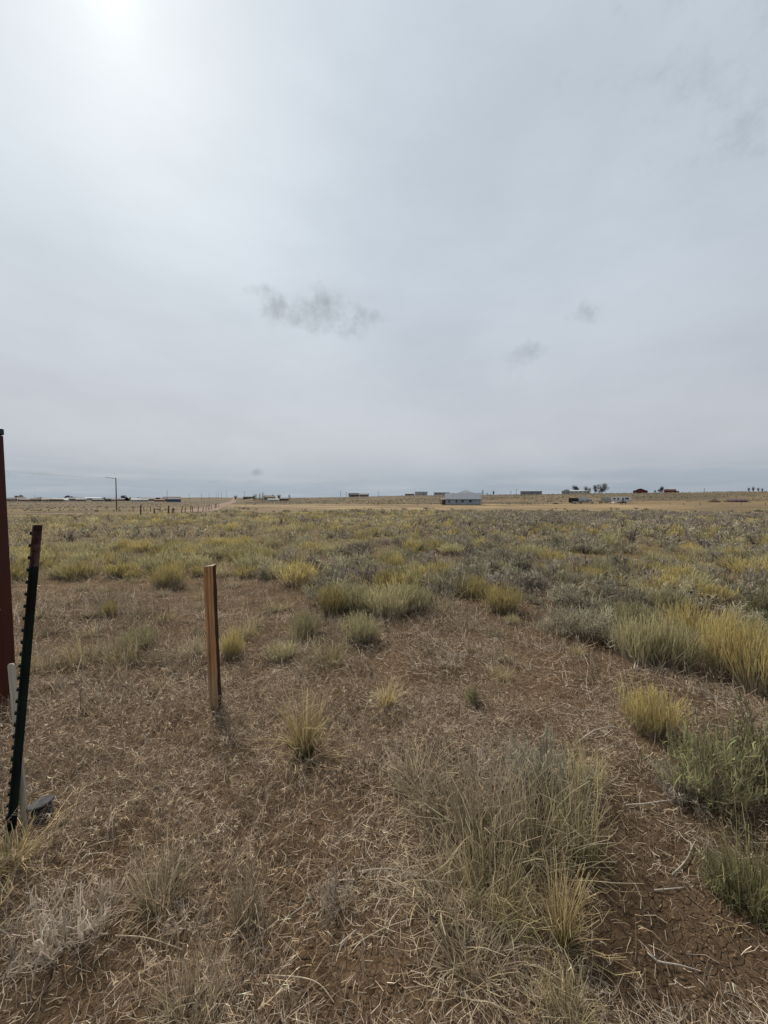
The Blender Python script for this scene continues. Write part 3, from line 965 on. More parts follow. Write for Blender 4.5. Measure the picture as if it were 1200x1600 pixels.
def vroot(name, label, cat, px, Y, turn=0):
    p = along(px, Y)
    return thing(name, p, turn - math.atan2(p[0], p[1]), label, cat)


# fifth-wheel camper at the right end
e = vroot('camper_trailer', 'white camper trailer with dark windows parked on the slope at right', 'trailer', 969, 196)
MB().prism([(-4.1, .65), (4.3, .65), (4.3, 1.5), (4.9, 1.9), (4.6, 3.1), (4.1, 3.35), (-3.9, 3.35), (-4.1, 3.1)][::-1], -1.15, 1.15, 'y').build('body', plain((.85, .85, .84), .5), e)
MB().box(-4.0, 4.2, -1.17, -1.14, 1.15, 1.4).build('stripe', plain((.30, .32, .36)), e)
for x, z, a, b in ((-2.6, 1.9, .9, .7), (-.9, 1.9, .7, .7), (2.9, 1.95, 1.5, .75)):
    opening(e, 'window', x, z, a, b, -1.15, plain((.3, .3, .3)), GLASS, .04)
opening(e, 'door', 1.2, .9, .65, 1.75, -1.15, plain((.4, .4, .4)), plain((.12, .12, .13)), .04)
for x in (-.9, -.05):
    wheel(e, x, -.95)
    wheel(e, x, .95)
MB().box(-1.5, 4.1, -1.0, 1.0, .5, .68).build('chassis', DARKR, e)
# long stock trailer
e = vroot('stock_trailer', 'long pale livestock trailer parked left of the white camper', 'trailer', 948, 200)
MB().prism([(-2.7, .6), (2.7, .6), (2.7, 2.75), (2.5, 2.95), (-2.6, 2.95), (-2.7, 2.8)][::-1], -1.1, 1.1, 'y').build('body', plain((.50, .48, .44), .6), e)
for z in (1.2, 1.6, 2.0):
    MB().box(-2.5, 2.5, -1.13, -1.09, z, z + .09).build('slot', plain((.22, .21, .2)), e)
for x in (-.5, .35):
    wheel(e, x, -.9)
    wheel(e, x, .9)
MB().box(-2.6, 2.6, -.95, .95, .42, .62).build('chassis', DARKR, e)
# box truck
e = vroot('box_truck', 'white box truck with a blue-green marked side on the slope at right', 'truck', 915, 192)
MB().box(-3.4, 1.7, -1.15, 1.15, .95, 3.3).build('cargo_box', plain((.62, .64, .64), .5), e)
MB().prism([(-3.3, 1.2), (-2.2, 1.15), (-1.3, 1.75), (-.3, 1.35), (.9, 1.9), (1.6, 1.5), (1.6, 1.15)], -1.16, -1.151, 'y').build('side_marking', plain((.13, .20, .20)), e)
MB().prism([(1.75, .6), (3.75, .6), (3.8, 1.25), (3.1, 1.4), (2.75, 2.05), (1.75, 2.1)][::-1], -1.0, 1.0, 'y').build('cab', plain((.64, .64, .63), .4), e)
opening(e, 'window', 2.3, 1.4, .6, .45, -1.0, plain((.2, .2, .2)), GLASS, .03)
MB().box(-3.3, 3.7, -.5, .5, .5, .9).build('chassis', DARKR, e)
for x in (-2.2, 2.9):
    wheel(e, x, -.9, .42)
    wheel(e, x, .9, .42)
MB().box(3.74, 3.84, -.85, -.55, .8, .98).build('headlight', plain((.7, .7, .65)), e)
# dark trailer and small pale trailer
e = vroot('cargo_trailer', 'black boxy trailer parked left of the box truck', 'trailer', 896, 192)
MB().prism([(-2.2, .55), (2.1, .55), (2.35, 1.2), (2.1, 2.75), (-2.2, 2.9)][::-1], -1.0, 1.0, 'y').build('body', plain((.028, .027, .027), .6), e)
MB().box(-2.0, 2.0, -.8, .8, .38, .57).build('chassis', DARKR, e)
opening(e, 'door', -1.2, .7, .8, 1.8, -1.0, plain((.08, .08, .08)), plain((.04, .04, .04)), .03)
for x in (-.4, .4):
    wheel(e, x, -.9)
    wheel(e, x, .9)
e = vroot('utility_trailer', 'low pale trailer in front of the black boxy trailer', 'trailer', 899, 186)
MB().box(-1.3, 1.2, -.8, .8, .45, .62).build('bed', plain((.42, .41, .40)), e)
for y in (-.8, .74):
    MB().box(-1.3, 1.2, y, y + .06, .63, 1.2).build('side_rail', plain((.45, .44, .43)), e)
MB().tube([(1.2, 0, .5), (2.0, 0, .45)], .05, 6).build('hitch', DARKR, e)
for y in (-.95, .95):
    wheel(e, -.1, y, .33, .2)
# two brown heaps on the slope at far right, and hay stacked by the corral
EARTH = mat_surface('heap_earth', (.085, .06, .035), .95, 0, .35, 1.2, (1, 1, 1), .5)


def heap(label, px, Y, w_, h_, mat, cat='heap'):
    p = along(px, Y)
    n, m_ = 26, 8
    V, Fc = [], []
    for i in range(m_ + 1):
        for k in range(n):
            a = k / n * 6.2832
            t = i / m_
            s = 1 - t ** 1.5
            q = .75 + .5 * float(fbm(math.cos(a) * 1.5 + px, math.sin(a) * 1.5, 8, 3))
            V.append((w_ / 2 * (1 - t * .97) * math.cos(a) * q, w_ / 3 * (1 - t * .97) * math.sin(a) * q, -.3 + (h_ + .3) * t ** .6 * (.8 + .4 * float(fbm(math.cos(a) * 2 * s + px, math.sin(a) * 2 * s, 9, 3)))))
    for i in range(m_):
        Fc += [(i * n + k, i * n + (k + 1) % n, (i + 1) * n + (k + 1) % n, (i + 1) * n + k) for k in range(n)]
    Fc.append(tuple(range(m_ * n, (m_ + 1) * n)))
    o = MB().add(V, Fc).build('earth_heap', mat, None, True)
    o.location = tuple(p)
    tag(o, label, cat)


heap('brown rounded heap, left of two on the slope at far right', 1116, 203, 7.6, 1.7, EARTH)
heap('brown low heap beside the maroon-roofed shed', 1136, 204, 6.4, 1.3, EARTH)
heap('dark low heap among posts left of the black trailer', 868, 182, 4.6, .9, mat_surface('heap_dark', (.04, .034, .028), .95, 0, .3, 1.2), 'heap')


def horse(label, px, Y, col, turn, scale=1.0, graze=True):
    """one continuous body grown over a skeleton of joints"""
    p = along(px, Y)
    e = thing('horse', p, turn, label, 'horse', 'horses in the tan field')
    J = {'pelvis': (-.62, 0, 1.32, .27), 'rump': (-.82, 0, 1.22, .22), 'loin': (-.2, 0, 1.30, .27), 'chest': (.35, 0, 1.22, .31), 'wither': (.55, 0, 1.32, .24),
         'neck0': (.78, 0, 1.28 if graze else 1.55, .19), 'neck1': (1.05, 0, .88 if graze else 1.85, .14), 'poll': (1.22, 0, .55 if graze else 2.05, .12),
         'nose': (1.25, 0, .30 if graze else 1.90, .10), 'muzzle': (1.20, 0, .10 if graze else 1.72, .075)}
    if not graze:
        J['nose'] = (1.42, 0, 1.86, .10)
        J['muzzle'] = (1.58, 0, 1.68, .075)
    E = [('pelvis', 'rump'), ('pelvis', 'loin'), ('loin', 'chest'), ('chest', 'wither'), ('wither', 'neck0'), ('neck0', 'neck1'), ('neck1', 'poll'), ('poll', 'nose'), ('nose', 'muzzle')]
    for s, n in ((-1, 'l'), (1, 'r')):
        o = .06 * s
        J['hip' + n] = (-.72 + o, .17 * s, 1.05, .17)
        J['stifle' + n] = (-.58 + o, .18 * s, .84, .13)
        J['hock' + n] = (-.84 + o, .17 * s, .52, .072)
        J['hfet' + n] = (-.80 + o, .17 * s, .16, .052)
        J['hhoof' + n] = (-.74 + o, .17 * s, .03, .06)
        J['elbow' + n] = (.42 + o, .17 * s, .88, .13)
        J['knee' + n] = (.47 + o, .17 * s, .50, .068)
        J['ffet' + n] = (.46 + o, .17 * s, .16, .05)
        J['fhoof' + n] = (.50 + o, .17 * s, .03, .06)
        E += [('rump', 'hip' + n), ('hip' + n, 'stifle' + n), ('stifle' + n, 'hock' + n), ('hock' + n, 'hfet' + n), ('hfet' + n, 'hhoof' + n),
              ('chest', 'elbow' + n), ('elbow' + n, 'knee' + n), ('knee' + n, 'ffet' + n), ('ffet' + n, 'fhoof' + n)]
    names = list(J)
    me = bpy.data.meshes.new('body')
    me.from_pydata([J[n][:3] for n in names], [(names.index(a), names.index(b)) for a, b in E], [])
    o = link(bpy.data.objects.new('body', me), e)
    o.modifiers.new('skin', 'SKIN')
    sub = o.modifiers.new('sub', 'SUBSURF')
    sub.levels = sub.render_levels = 1
    for i, n in enumerate(names):
        me.skin_vertices[0].data[i].radius = (J[n][3], J[n][3])
        me.skin_vertices[0].data[i].use_root = n == 'pelvis'
    me.materials.append(mat_surface('hide_%s' % label[:6].strip(), col, .7, 0, .2, 2))
    dk = mat_surface('mane_dark', (.015, .012, .01), .8, 0, .2, 8)
    MB().tube([(-.98, 0, 1.32), (-1.1, 0, 1.1), (-1.08, 0, .7), (-1.04, 0, .5)], [.05, .07, .07, .02], 7).build('tail', dk, e)
    k = [Vector(J[n][:3]) for n in ('wither', 'neck0', 'neck1', 'poll')]
    MB().tube([k[0] + Vector((.05, 0, .22)), k[1] + Vector((.12, 0, .15)), k[2] + Vector((.12, 0, .06)), k[3] + Vector((.1, 0, .04))], [.04, .06, .06, .03], 6).build('mane', dk, e)
    for s in (-1, 1):
        MB().tube([k[3] + Vector((.02, .06 * s, .06)), k[3] + Vector((.06, .09 * s, .24))], [.045, .01], 5).build('ear', e and mat_surface('hide_%s' % label[:6].strip(), col), e)
    e.scale = (scale,) * 3
    return e


horse('dark brown horse grazing in the tan field in front of the camper', 974.3, 158, (.035, .020, .014), math.pi, 1.02)
horse('white horse seen end-on left of the grazing dark horse', 958, 166, (.62, .60, .57), -1.45, .78)
horse('black horse grazing far off between box truck and stock trailer', 938, 184, (.018, .016, .015), .15, .72)

# ================================================================== THE NEAR POSTS
# dark red square post at the left edge, with a black cap
base = gnd(8, 1104)
Yp = base[1]
pt = at(-15, 668, Yp)
hgt = pt[2] - base[2]
RED = mat_surface('red_post_paint', (.052, .012, .007), .6, 0, .3, 3, (1, 1, .25), .15, (.028, .006, .0045), spec=.2)
wp = .050
e = thing('square_post', (base[0] - .005, Yp, base[2]), R(8), 'tall dark red square post with black cap at the left edge', 'post')
lx = pt[0] - base[0]
e.rotation_euler = (0, math.atan2(lx, hgt), R(4))
MB().box(-wp, wp, -wp, wp, -.35, hgt - .05).build('shaft', RED, e, False, .008)
MB().box(-wp - .004, wp + .004, -wp - .004, wp + .004, hgt - .048, hgt).build('cap', mat_surface('black_plastic', (.012, .012, .012), .5, 0, .2, 4), e, False, .009)
for xx in (.012, .038):
    zb = at(9, 950, Yp)[2] - base[2]
    b = MB().tube([(xx, -wp - .008, zb), (xx, -wp + .01, zb)], .009, 10).build('bolt', mat_surface('zinc', (.62, .62, .62), .4, .7, .15, 8), e)
    MB().tube([(xx, -wp - .004, zb), (xx, -wp - .001, zb)], .014, 12).build('washer', MATS['zinc'], b)

# studded steel T-post, leaning right
base = gnd(13, 1297)
Yt = base[1]
top = at(54, 820, Yt - .02)
axis = Vector(tuple(top - base))
Lp = axis.length
TGREEN = mat_surface('post_green', (.009, .017, .013), .8, 0, .4, 14, (1, 1, .4), .3, (.010, .009, .007), spec=.1)
TTIP = mat_surface('post_tip', (.050, .022, .018), .9, 0, .8, 70, (1, 1, .5), .4, (.09, .06, .052))
e = thing('metal_fence_post', base, 0, 'leaning dark green studded steel T-post with a faded red tip', 'post')
e.rotation_mode = 'QUATERNION'
e.rotation_quaternion = Vector((0, 0, 1)).rotation_difference(axis)
g = R(37)      # turn about the post's own axis: studs to the left


def rot(poly):
    return [(x * math.cos(g) - y * math.sin(g), x * math.sin(g) + y * math.cos(g)) for x, y in poly]


def extr(poly, z0, z1):
    n = len(poly)
    return ([(x, y, z) for z in (z0, z1) for x, y in poly], [tuple(range(n))[::-1], tuple(range(n, 2 * n))] + [(i, (i + 1) % n, n + (i + 1) % n, n + i) for i in range(n)])


tee = rot([(-.005, -.015), (0, -.015), (.001, -.0035), (.024, -.002), (.026, .002), (.001, .0035), (0, .015), (-.005, .015)])
split = Lp - .185
MB().add(*extr(tee, -.4, split)).build('shaft', TGREEN, e)
MB().add(*extr(tee, split + .0005, Lp)).build('painted_tip', TTIP, e)
stud = None
nst = int(Lp / .054)
for k in range(nst):
    z = Lp - .035 - k * .054
    if stud is None:
        poly = rot([(-.013, -.005), (-.0052, -.009), (-.0052, .009), (-.013, .005)])
        stud = MB().add(*extr(poly, -.009, .005)).build('stud', TGREEN, e)
        stud.location = (0, 0, z)
    else:
        c = stud.copy()
        link(c, e)
        c.location = (0, 0, z)

# pale survey lath behind it, leaning the other way
base = gnd(40, 1290)
top = at(17.5, 1037, base[1] + .06)
axis = Vector(tuple(top - base))
M_LATH = mat_wood('lath_wood', (.34, .29, .22), (.46, .41, .34), (.26, .22, .15), (.05, .35))
o = MB().prism([(-.0135, -.3), (.0135, -.3), (.0135, axis.length - .008), (.009, axis.length), (-.009, axis.length), (-.0135, axis.length - .008)][::-1], -.005, .005, 'y').build('survey_lath', M_LATH)
o.location = tuple(base)
o.rotation_mode = 'QUATERNION'
o.rotation_quaternion = Vector((0, 0, 1)).rotation_difference(axis)
tag(o, 'thin pale wooden survey lath leaning behind the studded T-post', 'stake')

# weathered brown square timber stake
base = gnd(337, 1106)
top = at(327.5, 884, base[1] + .02)
axis = Vector(tuple(top - base))
hs_ = axis.length
M_STAKE = mat_wood('stake_wood', (.17, .085, .040), (.43, .225, .105), (.27, .20, .12), (.02, .40))
e = thing('timber_stake', base, 0, 'weathered brown square timber stake standing alone in dry grass', 'stake')
e.rotation_mode = 'QUATERNION'
e.rotation_quaternion = Vector((0, 0, 1)).rotation_difference(axis)
g = R(4)
n, q = 14, .031
V, Fc = [], []
ring = [(-q, -q), (-q * .3, -q * 1.01), (q * .4, -q * .99), (q, -q), (q * 1.01, 0), (q, q), (0, q), (-q, q)]
for k in range(n + 1):
    z = -.3 + (hs_ + .3) * k / n
    for x, y in rot(ring):
        j = .0022
        V.append((x + random.uniform(-j, j), y + random.uniform(-j, j), z + (0 if k < n else x * .12 + random.uniform(-.003, .003))))
m8 = len(ring)
for k in range(n):
    Fc += [(k * m8 + i, k * m8 + (i + 1) % m8, (k + 1) * m8 + (i + 1) % m8, (k + 1) * m8 + i) for i in range(m8)]
Fc += [tuple(range(m8))[::-1]]
M_DARK_SIDE = mat_wood('stake_dark_side', (.022, .009, .005), (.050, .020, .010), (.035, .024, .015), (.0, .25))  # darker brown version of the wood for the stake's right-hand faces
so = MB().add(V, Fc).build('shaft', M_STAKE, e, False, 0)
so.data.materials.append(M_DARK_SIDE)
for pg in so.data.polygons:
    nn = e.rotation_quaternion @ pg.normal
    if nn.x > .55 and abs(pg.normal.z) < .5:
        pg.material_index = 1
capv = [(v[0] * .995, v[1] * .995, v[2] + .0008) for v in V[n * m8:]]
M_END = mat_surface('end_grain', (.33, .27, .19), .9, 0, .35, 60)
MB().add(capv + [(x, y, z - .004) for x, y, z in capv], [tuple(range(m8))] + [(i, m8 + i, m8 + (i + 1) % m8, (i + 1) % m8) for i in range(m8)]).build('end_grain', M_END, e)

# capped pipe (flat grey lid tilted on a black pipe)
base = gnd(68, 1280)
e = thing('capped_pipe', base, 0, 'short black pipe with a tilted grey disc lid beside the T-post', 'pipe')
e.rotation_euler = (R(-5), R(-12), 0)
MB().tube([(0, 0, -.15), (0, 0, .075)], .038, 20).build('pipe', MATS['black_plastic'], e, True)
LID = mat_surface('lid_metal', (.055, .054, .054), .8, 0, .25, 20, (1, 1, 1), .2, (.08, .078, .075), spec=.15)
lid = MB().tube([(0, 0, .076), (0, 0, .082), (0, 0, .085)], [.050, .050, .047], 28).build('lid', LID, e)
for x, y in ((-.012, .014), (.018, -.014)):
    MB().tube([(x, y, .0845), (x, y, .0863)], .0075, 10).build('hole', DARKR, lid)

# ================================================================== VEGETATION
rng = np.random.default_rng(17)


def project(x, y, z):
    x, y, z = np.asarray(x), np.asarray(y), np.asarray(z) - CAMZ
    dep = y * math.cos(PITCH) - z * math.sin(PITCH)
    up = y * math.sin(PITCH) + z * math.cos(PITCH)
    return 600 + F * x / dep, 800 - F * up / dep


def stems_from(P, n, r):
    a = rng.uniform(0, 6.2832, n)
    q = np.sqrt(rng.uniform(0, 1, n)) * r
    return np.stack([q * np.cos(a), q * np.sin(a), np.zeros(n)], 1), a, q / r


SEG = [3]       # segments per strand at the level of detail being made


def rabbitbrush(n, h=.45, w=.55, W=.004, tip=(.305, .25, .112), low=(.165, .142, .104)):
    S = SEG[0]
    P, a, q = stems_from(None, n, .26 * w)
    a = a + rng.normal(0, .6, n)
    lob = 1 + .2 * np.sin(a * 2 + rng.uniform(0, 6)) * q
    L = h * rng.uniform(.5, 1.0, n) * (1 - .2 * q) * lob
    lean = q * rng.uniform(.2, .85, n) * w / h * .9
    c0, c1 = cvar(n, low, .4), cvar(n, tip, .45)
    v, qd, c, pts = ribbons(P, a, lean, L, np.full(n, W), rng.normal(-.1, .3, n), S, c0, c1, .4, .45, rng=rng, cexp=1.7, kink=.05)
    parts = [(v, qd, c)]
    k = 2 if S > 1 else 1
    lv = rng.uniform(.4, .95, (n, k))
    i0 = np.minimum((lv * S).astype(int), S - 1)
    f = lv * S - i0
    idx = np.repeat(np.arange(n)[:, None], k, 1)
    B = pts[idx, i0] * (1 - f[..., None]) + pts[idx, i0 + 1] * f[..., None]
    B = B.reshape(-1, 3)
    m = len(B)
    v, qd, c, _ = ribbons(B, np.repeat(a, k) + rng.normal(0, 1.3, m), rng.uniform(.05, .75, m), h * rng.uniform(.10, .26, m), np.full(m, W * .8), rng.normal(-.2, .3, m), 1,
                          cvar(m, tuple(np.array(low) * .45 + np.array(tip) * .55), .35), cvar(m, tip, .4), .2, .5, rng=rng)
    parts.append((v, qd, c))
    return join(parts)


def sagebrush(n, h=.42, w=.7, W=.008, leaf=(.175, .165, .118), wood=(.085, .070, .060), ll=.085):
    """dome of crooked twigs from a woody foot, small leaves clustered on their outer ends"""
    SG = SEG[0] + (SEG[0] > 1)
    ns = max(12, n // 14)
    P, a, q = stems_from(None, ns, .10 * w)
    a = rng.uniform(0, 6.28, ns)
    el = np.arccos(rng.uniform(.22, 1.0, ns))
    lump = 1 + .22 * np.sin(a * 3 + rng.uniform(0, 6)) + rng.normal(0, .10, ns)
    rad = np.stack([np.sin(el) * w * .46 * lump, np.cos(el) * h * .85 * lump], 1)
    L = np.hypot(rad[:, 0], rad[:, 1])
    v, qd, c, pts = ribbons(P, a, np.arctan2(rad[:, 0], rad[:, 1]), L, np.full(ns, W * 1.2), rng.normal(-.1, .3, ns), SG, cvar(ns, wood, .35), cvar(ns, tuple(1.7 * x for x in wood), .35), .45, .6, rng=rng)
    parts = [(v, qd, c)]
    u = rng.integers(0, ns, n)
    t = rng.uniform(.25, 1.0, n) ** .6
    i0 = np.minimum((t * SG).astype(int), SG - 1)
    f = (t * SG - i0)[:, None]
    B = pts[u, i0] * (1 - f) + pts[u, i0 + 1] * f + rng.normal(0, .028 * w, (n, 3)) * np.array([1, 1, .8])
    B[:, 2] = np.maximum(B[:, 2], .01)
    az = np.arctan2(B[:, 1], B[:, 0]) + rng.normal(0, 1.3, n)
    tone = rng.uniform(.55, 1.45, ns)[u][:, None]
    v, qd, c, _ = ribbons(B, az, rng.uniform(-.2, 1.5, n), ll * rng.uniform(.35, 1.3, n) * w / .7, W * rng.uniform(.5, 1.3, n), rng.normal(0, .7, n), min(2, SEG[0]),
                          cvar(n, tuple(.7 * x for x in leaf), .4) * tone, cvar(n, leaf, .4) * tone, .6, .6, rng=rng)
    parts.append((v, qd, c))
    return join(parts)


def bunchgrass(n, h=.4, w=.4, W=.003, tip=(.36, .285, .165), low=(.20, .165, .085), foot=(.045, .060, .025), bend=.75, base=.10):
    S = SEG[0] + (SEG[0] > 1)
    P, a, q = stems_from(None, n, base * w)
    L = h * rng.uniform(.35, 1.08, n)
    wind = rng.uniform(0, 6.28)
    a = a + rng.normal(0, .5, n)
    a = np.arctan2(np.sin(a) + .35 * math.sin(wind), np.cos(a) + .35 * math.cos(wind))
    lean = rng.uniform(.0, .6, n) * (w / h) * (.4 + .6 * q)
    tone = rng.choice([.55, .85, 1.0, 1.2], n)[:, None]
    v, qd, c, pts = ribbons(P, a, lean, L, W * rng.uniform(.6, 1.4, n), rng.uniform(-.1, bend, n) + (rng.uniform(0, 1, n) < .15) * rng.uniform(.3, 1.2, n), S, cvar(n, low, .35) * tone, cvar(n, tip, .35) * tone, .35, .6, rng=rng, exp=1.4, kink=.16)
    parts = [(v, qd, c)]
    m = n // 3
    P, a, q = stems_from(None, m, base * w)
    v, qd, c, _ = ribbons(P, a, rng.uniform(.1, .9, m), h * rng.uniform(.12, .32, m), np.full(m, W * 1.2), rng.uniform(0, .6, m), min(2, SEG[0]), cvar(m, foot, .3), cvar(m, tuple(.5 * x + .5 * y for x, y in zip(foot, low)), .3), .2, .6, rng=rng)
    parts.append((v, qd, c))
    m = n // 3          # fallen outer blades
    P, a, q = stems_from(None, m, base * w * 1.4)
    v, qd, c, _ = ribbons(P, a, rng.uniform(.8, 1.45, m), h * rng.uniform(.3, .9, m), np.full(m, W), rng.uniform(.0, .6, m), min(3, SEG[0]), cvar(m, tuple(.75 * x for x in tip), .4), cvar(m, tip, .4), .45, .6, rng=rng)
    parts.append((v, qd, c))
    return join(parts)


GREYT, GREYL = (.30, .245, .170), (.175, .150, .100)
SPEC = {
    # kind: (reference height, width, maker(n scale, blade scale))
    'rabbit': (.45, .55, lambda k, b: rabbitbrush(int(420 * k), .45, .55, .0042 * b)),
    'rabbit_grey': (.45, .55, lambda k, b: rabbitbrush(int(420 * k), .45, .55, .0042 * b, (.275, .245, .140), (.165, .145, .112))),
    'sage': (.42, .70, lambda k, b: sagebrush(int(1100 * k), .42, .70, .006 * b, (.235, .215, .155), (.10, .082, .07))),
    'sage_mauve': (.42, .70, lambda k, b: sagebrush(int(1100 * k), .42, .70, .006 * b, (.200, .172, .140), (.085, .068, .06))),
    'sage_green': (.36, .65, lambda k, b: sagebrush(int(1500 * k), .36, .65, .006 * b, (.170, .162, .088), (.12, .10, .075), .075)),
    'grass': (.40, .40, lambda k, b: bunchgrass(int(230 * k), .40, .40, .0030 * b)),
    'grass_grey': (.42, .50, lambda k, b: bunchgrass(int(240 * k), .42, .50, .0030 * b, GREYT, GREYL, (.05, .055, .032), 1.15, .26)),
    'grass_olive': (.36, .50, lambda k, b: bunchgrass(int(260 * k), .36, .50, .0030 * b, (.325, .270, .160), (.185, .160, .095), (.06, .065, .03), .9, .3)),
    'grass_green': (.30, .45, lambda k, b: bunchgrass(int(300 * k), .30, .45, .0032 * b, (.225, .195, .105), (.095, .098, .046), (.035, .045, .018), .9, .35)),
    'dead_mat': (.16, .40, lambda k, b: sagebrush(int(420 * k), .16, .40, .0032 * b, (.26, .22, .175), (.20, .168, .14), .10)),
}
RAW = {}


def variants(kind, lod):
    if lod == 'dot':
        if (kind, lod) not in RAW:
            RAW[kind, lod] = []
            for _ in range(4):
                n = 16
                a = rng.uniform(0, 6.28, n)
                P = np.stack([np.cos(a) * .2 * rng.uniform(0, 1, n), np.sin(a) * .2 * rng.uniform(0, 1, n), rng.uniform(0, .15, n)], 1)
                c = (.190, .160, .128) if kind == 'sage_mauve' else (.22, .20, .135)
                v, q, cc, _ = ribbons(P, a, rng.uniform(.1, 1.3, n), rng.uniform(.2, .36, n), rng.uniform(.08, .16, n), rng.normal(0, .4, n), 1, cvar(n, c, .4) * .6, cvar(n, c, .4), .3, .4, rng=rng)
                RAW[kind, lod].append((v, q, cc))
        return RAW[kind, lod]
    if (kind, lod) not in RAW:
        k, b, nv = {'near': (.95, 1.5, 4), 'mid': (.5, 2.6, 4), 'far': (.10, 6.0, 4)}[lod]
        SEG[0] = {'near': 3, 'mid': 2, 'far': 1}[lod]
        RAW[kind, lod] = [SPEC[kind][2](k, b) for _ in range(nv)]
    return RAW[kind, lod]


MESHES = {}


def mesh_of(kind, lod):
    if (kind, lod) not in MESHES:
        MESHES[kind, lod] = [np_mesh(kind, v, q, c, M_FIBRE) for v, q, c in variants(kind, lod)]
    return MESHES[kind, lod]


PLAIN_NAME = {'rabbit': 'rabbitbrush', 'rabbit_grey': 'rabbitbrush', 'sage': 'sagebrush', 'sage_mauve': 'sagebrush', 'sage_green': 'leafy_shrub', 'grass': 'bunchgrass', 'grass_grey': 'bunchgrass',
              'grass_olive': 'bunchgrass', 'grass_green': 'bunchgrass', 'dead_mat': 'dead_shrub'}
CAT = {'rabbitbrush': 'shrub', 'sagebrush': 'shrub', 'leafy_shrub': 'shrub', 'bunchgrass': 'grass tuft', 'dead_shrub': 'shrub'}


def plant(kind, x, y, h, wd, label, group=None, lod='near', tilt=(0, 0)):
    me = random.choice(mesh_of(kind, lod))
    o = bpy.data.objects.new(PLAIN_NAME[kind], me)
    rh, rw, _ = SPEC[kind]
    o.location = (x, y, float(H(x, y)) - .008)
    o.scale = (wd / rw, wd / rw, h / rh)
    o.rotation_euler = (tilt[0], tilt[1], random.uniform(0, 6.28))
    link(o)
    return tag(o, label, CAT[PLAIN_NAME[kind]], group)


